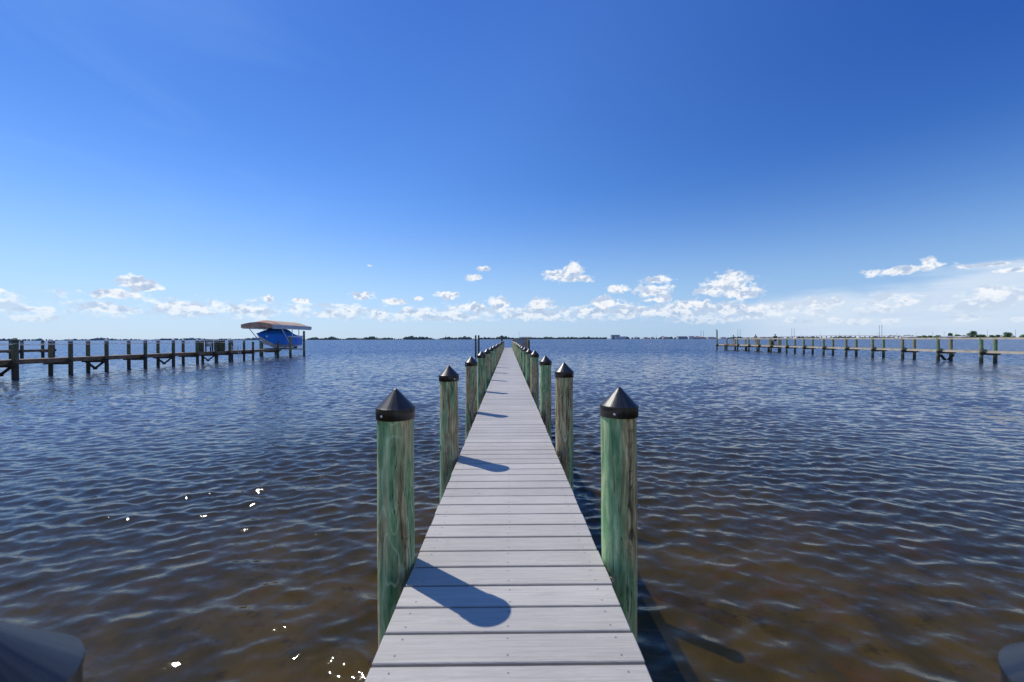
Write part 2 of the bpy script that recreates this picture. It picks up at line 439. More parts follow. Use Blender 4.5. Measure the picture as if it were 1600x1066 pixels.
# ------------------------------------------------------------------ water
def build_water():
    rs = np.random.RandomState(3)
    # rings: geometric near the pier, coarser with distance; full fan ahead of the pier and to its sides
    r = [0.9]
    while r[-1] < 90:
        rr = r[-1]; r.append(rr*(1+max(.0032, min(.02, .00016*rr))))
    while r[-1] < 9000: r.append(r[-1]*1.12)
    r = np.array(r)
    th = np.linspace(R(-66), R(66), 1350)
    RR, TT = np.meshgrid(r, th, indexing='ij')
    X = (RR*np.sin(TT)).astype(np.float32); Y = (RR*np.cos(TT) - .3).astype(np.float32)
    Z = np.zeros_like(X); DX = np.zeros_like(X); DY = np.zeros_like(X)
    cell = np.maximum(np.gradient(r)[:,None], r[:,None]*(th[1]-th[0])).astype(np.float32)
    comps = []
    N = 140
    for i in range(N):
        lam = .10*(1.9/.10)**((i+rs.rand())/N)
        ang = R(-96) + rs.normal()*R(38)
        # slope spectrum peaked near 0.5 m
        sl = math.exp(-((math.log(lam/.27))/.88)**2)
        comps.append((lam, ang, sl, rs.rand()*6.283))
    tot = math.sqrt(sum(c[2]**2 for c in comps)/2)
    env_a = None
    for lam, ang, sl, ph in comps:
        k = 2*math.pi/lam
        kx, ky = k*math.cos(ang), k*math.sin(ang)
        A = WAVE*sl/tot/k
        att = np.clip((lam/(cell) - 2.5)/2.5, 0, 1)
        p = (kx*X + ky*Y + ph).astype(np.float32)
        c_, s_ = np.cos(p), np.sin(p)
        Z += att*A*c_
        DX -= att*A*.6*math.cos(ang)*s_; DY -= att*A*.6*math.sin(ang)*s_
    # slow gust patches modulate the ripples
    g = np.zeros_like(X)
    for i in range(9):
        lam = 3 + rs.rand()*14; an = rs.rand()*6.28
        g += np.cos(2*math.pi/lam*(X*math.cos(an)+Y*math.sin(an)*.6)+rs.rand()*6.28)
    g = (1 + .16*g/1.5)
    Z *= g; DX *= g; DY *= g
    V = np.stack([X+DX, Y+DY, Z], -1).reshape(-1, 3)
    nr, nc = RR.shape
    idx = np.arange(nr*nc).reshape(nr, nc)
    F = np.stack([idx[:-1,:-1], idx[:-1,1:], idx[1:,1:], idx[1:,:-1]], -1).reshape(-1, 4)
    me = bpy.data.meshes.new('water')
    me.vertices.add(len(V)); me.vertices.foreach_set('co', V.ravel().astype(np.float32))
    me.loops.add(F.size); me.loops.foreach_set('vertex_index', F.ravel().astype(np.int32))
    me.polygons.add(len(F)); me.polygons.foreach_set('loop_start', np.arange(0, F.size, 4, dtype=np.int32))
    me.polygons.foreach_set('loop_total', np.full(len(F), 4, dtype=np.int32))
    me.polygons.foreach_set('use_smooth', np.ones(len(F), dtype=bool))
    me.update(calc_edges=True)
    m = bpy.data.materials.new('lake_water'); m.use_nodes = True
    nt = NT(m.node_tree); nt.n.clear()
    out = nt.new('ShaderNodeOutputMaterial')
    geo = nt.new('ShaderNodeNewGeometry'); P = geo.outputs['Position']
    L = nt.vmath('LENGTH', P)
    # short wind ripples as slopes; with distance they take over from the modelled waves
    def slope(sc, det, off, stretch=(.62, 1.25, 1)):
        n = nt.new('ShaderNodeTexNoise'); nt.link(nt.mapping(P, stretch, off), n.inputs['Vector'])
        n.inputs['Scale'].default_value = sc; n.inputs['Detail'].default_value = det; n.inputs['Roughness'].default_value = .68
        return nt.vmath('SUBTRACT', n.outputs['Color'], (.5, .5, .5))
    gust = nt.smooth(nt.noise(nt.mapping(P, (.5, 1.0, 1)), .10, 4, .6), .3, .7, .7, 1.25)
    far = nt.math('MULTIPLY', nt.smooth(L, 5.0, 24.0), gust)
    sA = nt.vmath('SCALE', slope(2.7, 6, (0, 0, 0), (.75, 1.15, 1))); nt.link(nt.math('MULTIPLY', far, WS[0]), sA.node.inputs['Scale'])
    sB = nt.vmath('SCALE', slope(11.0, 5, (4, 7, 0))); nt.link(nt.smooth(L, 2.0, 12.0, WS[1]*.9, WS[1]), sB.node.inputs['Scale'])
    sm = nt.vmath('MULTIPLY', nt.vmath('ADD', sA, sB), (.8, 1.25, 0))
    sm = nt.vmath('ADD', sm, (0, -1, 0)) if False else sm
    bias = nt.new('ShaderNodeCombineXYZ'); nt.link(nt.math('MULTIPLY', nt.smooth(L, 10, 80), WS[2]), bias.inputs[1])
    N = nt.vmath('NORMALIZE', nt.vmath('ADD', nt.vmath('ADD', geo.outputs['Normal'], sm), bias.outputs[0]))
    # keep the mirrored ray above the surface (steep back faces of ripples)
    V = geo.outputs['Incoming']
    Rf = nt.vmath('REFLECT', nt.vmath('SCALE', V), N); Rf.node.inputs[0].links[0].from_node.inputs['Scale'].default_value = -1.0
    rs_ = nt.new('ShaderNodeSeparateXYZ'); nt.link(Rf, rs_.inputs[0])
    rc = nt.new('ShaderNodeCombineXYZ'); nt.link(rs_.outputs[0], rc.inputs[0]); nt.link(rs_.outputs[1], rc.inputs[1])
    nt.link(nt.math('MAXIMUM', nt.math('ABSOLUTE', rs_.outputs[2]), .06), rc.inputs[2])
    N = nt.vmath('NORMALIZE', nt.vmath('ADD', V, nt.vmath('NORMALIZE', rc.outputs[0])))
    rough = nt.smooth(L, 10.0, 300.0, .03, .10)
    gl = nt.new('ShaderNodeBsdfGlossy'); nt.link(N, gl.inputs['Normal']); nt.link(rough, gl.inputs['Roughness'])
    fr = nt.new('ShaderNodeFresnel'); nt.link(nt.smooth(L, 4.0, 22.0, 1.37, 1.62), fr.inputs['IOR']); nt.link(N, fr.inputs['Normal'])
    tr = nt.new('ShaderNodeBsdfTransparent'); tr.inputs['Color'].default_value = (.66, .55, .28, 1)
    df = nt.new('ShaderNodeBsdfDiffuse')
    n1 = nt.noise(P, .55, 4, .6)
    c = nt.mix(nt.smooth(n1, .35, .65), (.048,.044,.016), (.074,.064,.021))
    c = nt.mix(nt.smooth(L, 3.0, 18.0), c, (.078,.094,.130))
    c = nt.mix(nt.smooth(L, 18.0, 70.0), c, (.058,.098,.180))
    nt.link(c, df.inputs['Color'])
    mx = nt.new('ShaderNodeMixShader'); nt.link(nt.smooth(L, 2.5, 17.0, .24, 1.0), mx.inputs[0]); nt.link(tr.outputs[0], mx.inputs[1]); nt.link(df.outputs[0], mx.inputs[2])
    m2 = nt.new('ShaderNodeMixShader'); nt.link(nt.math('MAXIMUM', nt.math('MULTIPLY', fr.outputs[0], nt.math('SUBTRACT', 1.0, geo.outputs['Backfacing'])), .02), m2.inputs[0]); nt.link(mx.outputs[0], m2.inputs[1]); nt.link(gl.outputs[0], m2.inputs[2])
    nt.link(m2.outputs[0], out.inputs['Surface'])
    me.materials.append(m)
    o = bpy.data.objects.new('water', me); col.objects.link(o)
    tag(o, kind='structure')
    # shallow lake bed: sand, dark weed and rust-coloured algae
    mb = MB(); vs = []; fs = []; G = 90
    for j in range(G+1):
        for i in range(G+1):
            x, y = -45+90*i/G, -12+90*j/G
            vs.append((x, y, -1.4 + .12*mnoise.noise(Vector((x*.4, y*.4, 0))) + .05*mnoise.noise(Vector((x*1.7, y*1.7, 4)))))
    for j in range(G):
        for i in range(G):
            q = j*(G+1)+i; fs.append((q, q+1, q+G+2, q+G+1))
    mb.add(vs, fs, 0, True)
    mb.add([(-9000,-400,-2.2),(9000,-400,-2.2),(9000,9000,-2.2),(-9000,9000,-2.2)], [(0,1,2,3)])
    ms, n2, b2 = mat_base('lake_bed', .9, .1)
    P2 = n2.new('ShaderNodeNewGeometry').outputs['Position']
    f1 = n2.noise(P2, .8, 5, .62, .3); f2 = n2.noise(P2, 3.4, 5, .65); f3 = n2.noise(P2, 1.7, 3, .6)
    c = n2.mix(n2.smooth(f1, .38, .62), (.12,.11,.036), (.27,.23,.078))
    c = n2.mix(n2.smooth(f2, .54, .68, 0, .8), c, (.06,.055,.03))
    c = n2.mix(n2.math('MULTIPLY', n2.smooth(f3, .56, .70, 0, .7), n2.smooth(f2, .35, .55)), c, (.30,.17,.045))
    n2.link(c, b2.inputs['Base Color'])
    o2 = mb.build('lake_bed', ms); tag(o2, kind='structure')

WS = (1.05, .38, -.16)
WAVE = .145
build_water()

# ------------------------------------------------------------------ main pier
def log_mesh(r, z0, z1, seed, n=28, rings=30, taper=.06, lump=.006):
    rr = random.Random(seed); ox = rr.random()*50
    mb = MB(); vs = []; fs = []
    for i in range(rings+1):
        t = i/rings; z = z0 + (z1-z0)*t
        for k in range(n):
            a = 2*math.pi*k/n
            q = r*(1 + taper*(1-t)) + lump*mnoise.noise(Vector((math.cos(a)*1.2+ox, math.sin(a)*1.2, z*1.6))) + lump*.5*mnoise.noise(Vector((math.cos(a)*4+ox, math.sin(a)*4, z*3)))
            vs.append((q*math.cos(a), q*math.sin(a), z))
    for i in range(rings):
        for k in range(n):
            k2 = (k+1) % n
            fs.append((i*n+k, i*n+k2, (i+1)*n+k2, (i+1)*n+k))
    mb.add(vs, fs, 0, True)
    mb.add([vs[rings*n+k] for k in range(n)], [tuple(range(n))], 0)
    return mb

def cap_mb(r):
    mb = MB()
    # skirt with thickness, a rolled shoulder, cone and blunt tip (z=0 at foot of the skirt)
    mb.lathe([(r*.96,.004),(r,0),(r*1.005,.047)], n=40)
    mb.lathe([(r*1.005,.047),(r*1.025,.049),(r*1.02,.054)], n=40)
    mb.lathe([(r*1.02,.054),(r*.97,.058)], n=40)
    mb.lathe([(r*.97,.058),(r*.62,.089),(r*.30,.119),(r*.13,.135),(r*.05,.1425),(.0005,.144)], n=40)
    return mb

dock = empty('dock', (0, 0, 0))
tag(dock, 'long narrow grey plank walkway on green pilings running straight out over the water', 'dock')
HALF = .455
PITCH = .146
DOCK_END = 50.9
def build_decking():
    mb = MB()
    n0 = 0; y = -2.0
    i = 0
    while y < DOCK_END:
        j0, j1 = rnd.uniform(-.003,.003), rnd.uniform(-.003,.003)
        zt = DECK + rnd.uniform(-.0012,.0012)
        y0, y1 = y + .006, y + PITCH - .006
        if y < 16:
            mb.box(-HALF+j0, HALF+j1, y0, y1, zt-.025, zt, bev=.003)
        else:
            mb.box(-HALF+j0, HALF+j1, y0, y1, zt-.025, zt)
        if y < 22:
            for x in (-.385, 0.0, .385):
                for yy in (y0+.028, y1-.028):
                    xx = x + rnd.uniform(-.006,.006); yj = yy + rnd.uniform(-.004,.004)
                    rad = .0038
                    mb.add([(xx+rad*math.cos(a*math.pi/4), yj+rad*math.sin(a*math.pi/4), zt+.0006) for a in range(8)], [tuple(range(8))], 1)
        y += PITCH; i += 1
    return mb.build('decking', [M['deck'], M['deck_screw']], dock)
build_decking()
for x in (-.36, 0, .36):
    mb = MB(); mb.box(x-.022, x+.022, -2, DOCK_END-.03, DECK-.235, DECK-.028); mb.build('stringer', M['timber'], dock)
PX = HALF + .092
left_y = [.40, 1.99, 3.78] + [6.08 + 2.4*i for i in range(19)]
right_y = [.372, 2.02, 4.0] + [6.12 + 2.4*i for i in range(19)]
RAIL_Y = 26.0
for side, ys in ((-1, left_y), (1, right_y)):
    protos = {}
    for i, y in enumerate(ys):
        x = side*(PX + (0 if i < 3 else rnd.uniform(-.004,.012)))
        if i == 0 and side > 0: x = .60
        capped = y < RAIL_Y or side < 0
        dz = rnd.uniform(-.015,.02) if i > 1 else (-.025 if i == 0 else 0)
        if i > 3 and rnd.random() < .25: dz += .04
        zb = DECK + .70 + dz       # foot of the cap skirt
        if i < 5 or not capped and 'r' not in protos or i == 5:
            top = .735 if capped else .76
            mb = log_mesh(.0845, -1.6 - DECK, top, 11*i + side, rings=40 if i < 4 else 16, n=32 if i < 4 else 16)
            # local z = 0 at deck level
            p = mb.build('piling', M['pile'], dock, (x, y, DECK+dz))
            protos['r' if not capped else 'c'] = p
            base = p
        else:
            base = protos['c'] if capped else protos['r']
            p = base.copy(); col.objects.link(p); p.parent = dock; p.location = (x, y, DECK+dz)
            p.rotation_euler = (0, 0, rnd.uniform(0, 6.28))
        if capped:
            if 'cap' not in protos:
                c = cap_mb(.0925).build('cap', M['cap'], p, (0, 0, .70)); protos['cap'] = c
                sm = MB()
                sm.lathe([(.0005,.0035),(.003,.0033),(.0052,.002),(.0062,0)], n=14)
                protos['screwmesh'] = sm
            else:
                c = protos['cap'].copy(); col.objects.link(c); c.parent = p; c.location = (0, 0, .70)
            c.rotation_euler = (rnd.uniform(-.02,.02), rnd.uniform(-.02,.02), rnd.uniform(0,.4))
            if i < 9:
                aa = R(-90 + {(-1,1):-28,(1,1):-28,(-1,2):42,(1,2):52,(-1,3):-42,(1,3):46}.get((side,i), rnd.uniform(-50,50)))
                if 'screw' not in protos:
                    s_ = protos['screwmesh'].build('screw', M['screw'], p); protos['screw'] = s_
                else:
                    s_ = protos['screw'].copy(); col.objects.link(s_); s_.parent = p
                s_.location = (.0925*math.cos(aa), .0925*math.sin(aa), .70+.022)
                s_.rotation_euler = Vector((math.cos(aa), math.sin(aa), 0)).to_track_quat('Z','Y').to_euler()
# cross beams bolted between the pilings
for i in range(len(left_y)):
    yl = left_y[i] - .10; yr = right_y[i] - .10
    mb = MB()
    mb.beam((-HALF-.03, yl-.01, DECK-.14), (HALF+.03, yr-.01, DECK-.14), .045, .19)
    mb.build('cross_beam', M['timber'], dock)
# hand rail on the outer right stretch
for s in (1,):
    mb = MB(); y0 = min(y for y in (left_y if s < 0 else right_y) if y > RAIL_Y) - .15
    mb.box(s*PX-.07, s*PX+.07, y0, 49.6, DECK+.772, DECK+.81)
    mb.build('handrail', M['timber_pale'], dock)
# landing on the right at the end, with a boarded railing
mb = MB()
y = 47.4
while y < 50.85:
    mb.box(HALF+.012, 2.35, y+.004, y+.142, DECK-.028, DECK-.002); y += .146
mb.build('landing', M['deck'], dock)
mb = MB()
mb.box(.62, 2.35, 50.72, 50.80, 2.11, 2.19); mb.box(2.27, 2.35, 47.4, 50.7, 2.11, 2.19)
for k in range(13): mb.box(.66+k*.13, .75+k*.13, 50.74, 50.78, DECK+.05, 2.11)
for k in range(24): mb.box(2.29, 2.33, 47.45+k*.135, 47.54+k*.135, DECK+.05, 2.11)
mb.box(.62, 2.25, 50.2, 50.7, DECK+.42, DECK+.47)
mb.build('railing', M['timber_brown'], dock)
for (x, y) in ((2.42, 47.4), (2.42, 50.8), (.62, 50.9)):
    log_mesh(.09, -2.6, .97, int(y*7), rings=8, n=12).build('piling', M['pile_old'], dock, (x, y, DECK))

def mooring(name, x, y, top, label, grp='tall mooring pilings by the walkway end', r=.1):
    o = log_mesh(r, -1.5, top, int(abs(x)*91), rings=10, n=14, taper=.12).build(name, M['pile_old'], None, (x, y, 0))
    tag(o, label, 'piling', grp)
mooring('mooring_piling', -3.88, 49.0, 2.62, 'left one of the two tall dark mooring pilings left of the walkway end')
mooring('mooring_piling', -3.52, 49.0, 2.62, 'right one of the two tall dark mooring pilings left of the walkway end')
mooring('mooring_piling', -.80, 52.3, 2.62, 'lone tall dark mooring piling at the far left corner of the grey walkway')

# ------------------------------------------------------------------ left pier
def bent_post(parent, x, y, top, mat, capm, capo=True, r=.12, n=12, pre=None):
    p = log_mesh(r, -1.6, top, int(abs(x*13+y*7)), rings=8, n=n, taper=.08).build('piling', mat, parent, (x, y, 0))
    if capo:
        mb = MB(); mb.lathe([(r*1.1,0),(r*1.12,.07),(r*.8,.13),(r*.35,.17),(.001,.18)], n=n)
        mb.build('cap', capm, p, (0, 0, top-.05))
    return p

LXn, LXf = -27.5, -28.75
lp = empty('pier', (LXn, 18, 0))
lp_off = Vector(lp.location)
tag(lp, 'dark timber pier on the left with pale capped posts, rope rail and slatted wooden seats', 'pier')
def lbuild(mb, name, mat):
    o = mb.build(name, mat, lp); o.location = -lp_off
    return o
bents = [17.6, 20.4, 23.1, 26.0, 28.3, 31.3, 33.9, 36.5, 38.8, 40.7, 42.9, 44.4, 49.2]
for i, y in enumerate(bents):
    for x in (LXn, LXf):
        if y > 44 and x == LXf: continue
        top = 2.12
        if y > 44: top = 1.95
        p = bent_post(lp, x, y, top, M['pile_left'], M['white_cap'] if y > 24 else M['pile_old'], y < 44, r=.14 if y < 24 else .11)
        p.location = Vector((x, y, 0)) - lp_off
    mb = MB(); mb.box(LXf-.25, LXn+.25, y-.2, y-.14, DECK-.42, DECK-.17); lbuild(mb, 'cross_beam', M['timber_dark'])
for y in (23.1, 28.3, 33.9, 38.8):
    for s in (-1, 1):
        xm = (LXn+LXf)/2
        mb = MB(); mb.beam((xm+s*.6, y-.16, DECK-.38), (xm-s*.05, y-.16 - .03*s, .18), .06, .17, up=(0,1,0)); lbuild(mb, 'brace', M['timber_dark'])
mb = MB(); y = 17.0
while y < 50.2:
    mb.box(LXf-.12+rnd.uniform(-.02,.02)+.26, LXn-.14+rnd.uniform(-.01,.01), y, y+.135, DECK-.035+rnd.uniform(-.004,.004), DECK); y += .145
lbuild(mb, 'decking', M['deck_old'])
for x in (LXn-.19, LXf+.19):
    mb = MB(); mb.box(x-.03, x+.03, 17, 50.2, DECK-.27, DECK-.04); lbuild(mb, 'stringer', M['timber_brown'])
# rope rails sagging from post to post
for x in (LXn, LXf):
    yy = [b for b in bents if b < 44]
    for a_, b_ in zip(yy[:-1], yy[1:]):
        mb = MB(); pts = []
        for k in range(9):
            t = k/8; pts.append((x+.12, a_+(b_-a_)*t, 1.98 - .10*4*t*(1-t)))
        mb.tube(pts, .018, 6); lbuild(mb, 'rope', M['rope'])

# things standing on the left pier
def wood_bench(x, y, L, label):
    o = empty('wooden_bench', (x, y, DECK), R(90)); tag(o, label, 'bench')
    mb = MB()
    for k in range(4): mb.box(-L/2, L/2, -.24+k*.12, -.14+k*.12, .44, .475, bev=.006)
    mb.build('seat', M['timber_brown'], o)
    mb = MB()
    mb.box(-L/2, L/2, .24, .275, .93, 1.03); mb.box(-L/2, L/2, .24, .275, .52, .60)
    n = int(L/.13)
    for k in range(n): mb.box(-L/2+.03+k*(L-.1)/(n-1), -L/2+.09+k*(L-.1)/(n-1), .247, .270, .60, .93)
    mb.build('backrest', M['timber_brown'], o)
    for sx in (-1, 1):
        for sy in (-.22, .22):
            mb = MB(); mb.box(sx*(L/2-.07)-.04, sx*(L/2-.07)+.04, sy-.04, sy+.04, 0, .44 if sy < 0 else .93); mb.build('leg', M['timber_dark'], o)
    for sx in (-1, 1):
        mb = MB(); mb.box(sx*(L/2-.05)-.05, sx*(L/2-.05)+.05, -.28, .24, .66, .70); mb.build('armrest', M['timber_brown'], o)
wood_bench(-28.05, 39.0, 1.0, 'brown slatted wooden bench between the two olive cabinets on the left pier')
M['olive'] = simple('olive_plastic', (.045,.045,.015), (.10,.09,.035), 3, .6)
def cabinet(x, y, w, d, h, label):
    o = empty('deck_cabinet', (x, y, DECK)); tag(o, label, 'cabinet', 'olive cabinets on the left pier')
    mb = MB(); mb.box(-w/2, w/2, -d/2, d/2, .06, h-.05, bev=.015); mb.build('body', M['olive'], o)
    mb = MB(); mb.box(-w/2-.03, w/2+.03, -d/2-.03, d/2+.03, h-.048, h, bev=.012); mb.build('lid', M['timber_pale'], o)
    mb = MB(); mb.box(-w*.02, w*.46, -d/2-.022, -d/2-.002, .1, h-.12, bev=.004); dd = mb.build('door', M['olive'], o)
    mb = MB(); mb.tube([(w*.05,-d/2-.03,h*.5),(w*.05,-d/2-.06,h*.52),(w*.05,-d/2-.06,h*.6),(w*.05,-d/2-.03,h*.62)], .008, 6); mb.build('handle', M['alu'], dd)
    for sx in (-1,1):
        mb = MB(); mb.box(sx*w*.4-.04, sx*w*.4+.04, -d/2+.04, d/2-.04, 0, .058); mb.build('foot', M['timber_dark'], o)
cabinet(-28.35, 37.9, .42, .5, 1.0, 'narrow olive cabinet on the left pier, nearer the shore than the slatted bench')
cabinet(-28.1, 40.15, .55, .8, 1.04, 'wide olive cabinet with pale top on the left pier behind the slatted bench')
def slat_chair(x, y, label):
    o = empty('deck_chair', (x, y, DECK), R(200)); tag(o, label, 'chair')
    for sx in (-1,1):
        for sy in (-1,1):
            mb = MB(); mb.tube([(sx*.22, sy*.21, 0),(sx*.21, sy*.2, .45 if sy < 0 else .62)], .02, 6); mb.build('leg', M['metal_white'], o)
    mb = MB(); mb.box(-.24,.24,-.23,.23,.42,.45, bev=.01); mb.build('seat', M['metal_white'], o)
    mb = MB(); mb.box(-.24,.24,.19,.22,.60,.66, bev=.01)
    mb.build('backrest', M['metal_white'], o)
slat_chair(-28.1, 41.5, 'small white metal chair on the left pier beside the wide olive cabinet')
# swim ladder hooked on the deck edge
o = empty('swim_ladder', (LXn-.02, 42.1, DECK)); tag(o, 'grey metal swim ladder with hoop handles hung on the edge of the left pier', 'ladder')
for s in (-.2, .2):
    mb = MB(); mb.tube([(-.25,s,0),(-.25,s,.42),(-.18,s,.52),(-.02,s,.52),(.05,s,.42),(.07,s,-.2),(.07,s,-1.25)], .02, 8); mb.build('rail', M['alu'], o)
for z in (-.3,-.6,-.9):
    mb = MB(); mb.box(.04,.12,-.2,.2,z,z+.03); mb.build('rung', M['alu'], o)

# more distant neighbour pier at the left edge
fp = empty('pier', (-56.6, 34, 0)); tag(fp, 'low distant timber pier with a rope rail behind the first posts of the left pier', 'pier')
fo = Vector(fp.location)
for y in (35.5, 40, 44.2, 48.2, 51.5):
    for x in (-56.6, -57.9):
        p = log_mesh(.15, -1.6, 2.1, int(y*3+abs(x)), rings=6, n=10).build('piling', M['pile_old'], fp); p.location = Vector((x,y,0))-fo
    mb = MB(); mb.box(-58.1,-56.4,y-.2,y-.14,DECK-.4,DECK-.17); q = mb.build('cross_beam', M['timber_dark'], fp); q.location = -fo
mb = MB(); mb.box(-57.72,-56.78,34,52,DECK-.04,DECK); q = mb.build('decking', M['deck_old'], fp); q.location = -fo
mb = MB(); mb.box(-56.83,-56.77,34,52,DECK-.3,DECK-.042); q = mb.build('stringer', M['timber_brown'], fp); q.location = -fo
yy = [35.5, 40, 44.2, 48.2, 51.5]
for a_, b_ in zip(yy[:-1], yy[1:]):
    mb = MB(); mb.tube([(-56.45, a_+(b_-a_)*k/8, 1.95-.12*4*(k/8)*(1-k/8)) for k in range(9)], .022, 6); q = mb.build('rope', M['rope'], fp); q.location = -fo

# ------------------------------------------------------------------ boat lift, canopy and boat
lift = empty('boat_lift', (-30.1, 55, 0)); lo = Vector(lift.location)
tag(lift, 'boat lift with arched brown fabric canopy at the end of the left pier', 'boat lift')
def lb(mb, name, mat, parent=None):
    o = mb.build(name, mat, parent or lift)
    if parent is None: o.location = -lo
    return o
for (x, y, top, r) in ((-28.15,53.2,2.55,.16),(-28.15,56.75,3.35,.14),(-32.0,53.4,2.05,.22),(-32.0,56.7,2.6,.16)):
    p = log_mesh(r, -1.6, top, int(y*5+abs(x)), rings=10, n=14).build('piling', M['pile_green'], lift); p.location = Vector((x,y,0))-lo
M['canvas'] = simple('brown_canvas', (.38,.215,.145), (.60,.38,.26), 1.6, .8, .2, stretch=(1,.25,1))
M['canvas_pale'] = simple('pale_canvas', (.56,.42,.28), (.66,.52,.38), 1.2, .8, .2)
M['valance'] = simple('grey_valance', (.36,.42,.48), (.50,.55,.60), 1.5, .6)
cx0, cx1, cy0, cy1 = -32.0, -28.2, 49.4, 59.0
def canopy_z(u, v):
    arch = (1-u*u)
    end = min(1, v/1.9, (9.6-v)/1.2)
    end = max(0, end); end = end*end*(3-2*end)
    return 3.98 + .60*arch*(.50+.50*end)
mb = MB(); vs = []; fs = []; NU, NV = 20, 40
for j in range(NV+1):
    v = 9.6*j/NV
    for i in range(NU+1):
        u = -1+2*i/NU
        rib = .018*abs(math.sin(v*math.pi/1.6))
        vs.append(((cx0+cx1)/2+u*1.9, cy0+v, canopy_z(u,v)-rib))
for j in range(NV):
    for i in range(NU):
        a_ = j*(NU+1)+i; fs.append((a_, a_+1, a_+NU+2, a_+NU+1))
mb.add(vs, fs, 0, True)
for k, f in enumerate(mb.f):
    i = k % NU
    if i > NU*.62 and k//NU > 7: mb.m[k] = 1
cnp = lb(mb, 'canopy', [M['canvas'], M['canvas_pale']])
mb = MB()
P_ = [(cx0+(cx1-cx0)*k/16, -1+2*k/16) for k in range(17)]
mb.add([(x_, cy0-.004, 3.58) for x_, u_ in P_]+[(x_, cy0-.004, canopy_z(u_*.999, 0)+.005) for x_, u_ in P_], [(k, k+1, 18+k, 17+k) for k in range(16)])
mb.box(cx0-.03, cx0, cy0+.002, cy1, 3.6, 4.02)
v1 = mb.build('valance', M['canvas'], cnp)
mb = MB(); mb.box(cx1-.005, cx1+.03, cy0-.03, cy1, 3.58, 4.0, bev=.004); v2 = mb.build('valance', M['valance'], cnp)
for s, x in ((-1, cx0+.1),(1, cx1-.1)):
    mb = MB(); mb.box(x-.05,x+.05,cy0+.1,cy1-.1,3.50,3.58); lb(mb, 'canopy_beam', M['metal_white'])
    for (y0, y1) in ((50.9+(0 if s<0 else .5), 53.3),):
        mb = MB(); mb.tube([(x+s*.04,y0,3.5),(x+s*.06,y1-.1,1.75)], .045, 8); lb(mb, 'brace', M['metal_white'])
    for y in (53.9, 55.6):
        mb = MB(); mb.tube([(x+s*.03,y,2.58),(x+s*.03,y,3.5)], .05, 8); lb(mb, 'upright', M['metal_white'])
    mb = MB(); mb.box(x-.06+s*.05, x+.06+s*.05, 52.9, 57.0, 2.48, 2.60); lb(mb, 'top_beam', M['metal_white'])
for y in (51, 54, 57, 58.8):
    mb = MB(); mb.tube([((cx0+cx1)/2-1.85+3.7*k/12, y, canopy_z(-1+2*k/12, y-cy0)-.06) for k in range(13)], .03, 6); lb(mb, 'canopy_bow', M['metal_white'])
for y in (53.3, 56.7):
    mb = MB(); mb.box(-32.0, -28.1, y-.08, y+.08, .78, .94); lb(mb, 'cradle_beam', M['alu'])
for x in (-31.0, -29.6):
    mb = MB(); mb.box(x-.07, x+.07, 52.4, 57.6, .942, 1.06); lb(mb, 'bunk', M['timber_dark'])
for (x, y, z) in ((-28.2,53.3,2.45),(-28.2,56.7,2.45),(-31.9,53.3,2.0),(-31.9,56.7,2.45)):
    mb = MB(); mb.tube([(x,y,.9),(x,y,z)], .015, 5); lb(mb, 'cable', M['alu'])

boat = empty('motor_boat', (-30.3, 54, 1.06)); bo = Vector(boat.location)
tag(boat, 'blue motor boat with a white bottom and blue cover raised on the boat lift', 'boat')
M['hull_blue'] = simple('blue_gelcoat', (.012,.19,.72), (.018,.24,.82), 1.2, .25, .5)
M['hull_white'] = simple('white_gelcoat', (.60,.60,.58), (.74,.74,.72), 1.5, .3, .5)
M['cover_blue'] = simple('blue_boat_cover', (.010,.12,.48), (.025,.20,.66), 1.3, .75, .2, bump=.02, stretch=(1,.5,2))
LB = 8.5
def hull_sec(t):
    """t 0 bow .. 1 stern: half beam at sheer, half beam at chine, z keel, z chine, z sheer"""
    b = 1.28*min(1, (t/.45))**.62 if t > 0 else 0
    if t > .8: b *= 1 - .06*(t-.8)/.2
    bc = 1.12*max(0, min(1, (t-.10)/.5))**.75
    st = min(1, t/.40)
    zk = 2.80 - 1.68*st**.85 if t < .40 else 1.12
    zc = 2.55 - .85*min(1, (t/.5))**.9
    zc = max(zk+.03, 1.60-.20*t)
    zs = 2.90 - .22*min(1, t/.6)
    return b, bc, zk, zc, zs
NS = 40
def ringpts(t):
    b, bc, zk, zc, zs = hull_sec(t); y = 49.75 + LB*t
    zc = max(zc, zk+.03)
    zw = zc + .03*(zs-zc)
    pts = [(0, zk), (bc*.5, zk+(zc-zk)*.45), (bc, zc), (bc+(b-bc)*.35, zw), (bc+(b-bc)*.75, zc+(zs-zc)*.6), (b, zs)]
    return y, pts
def shell(lo_i, hi_i):
    mb = MB(); vs = []; fs = []
    n = hi_i-lo_i+1
    for side in (-1, 1):
        base = len(vs)
        for k in range(NS+1):
            y, pts = ringpts(k/NS)
            for (x, z) in pts[lo_i:hi_i+1]: vs.append((-30.3+side*x, y, z))
        for k in range(NS):
            for i in range(n-1):
                q = (base+k*n+i, base+k*n+i+1, base+(k+1)*n+i+1, base+(k+1)*n+i)
                fs.append(q if side > 0 else q[::-1])
    mb.add(vs, fs, 0, True)
    return mb
def bb(mb, name, mat, parent=None):
    o = mb.build(name, mat, parent or boat)
    if parent is None: o.location = -bo
    return o
mbh = shell(3, 5)
y, pts = ringpts(1.0)
tr = [(-30.3+x, y, z) for x, z in pts] + [(-30.3-x, y, z) for x, z in reversed(pts)]
mbh.add(tr, [tuple(range(len(tr)))], 0)
hull = bb(mbh, 'hull', M['hull_blue'])
bb(shell(0, 3), 'hull_bottom', M['hull_white'])
mb = MB()
for side in (-1,1):
    mb.tube([(-30.3+side*(hull_sec(k/NS)[0]+.01), 49.72+LB*k/NS, hull_sec(k/NS)[4]) for k in range(NS+1)], .035, 6)
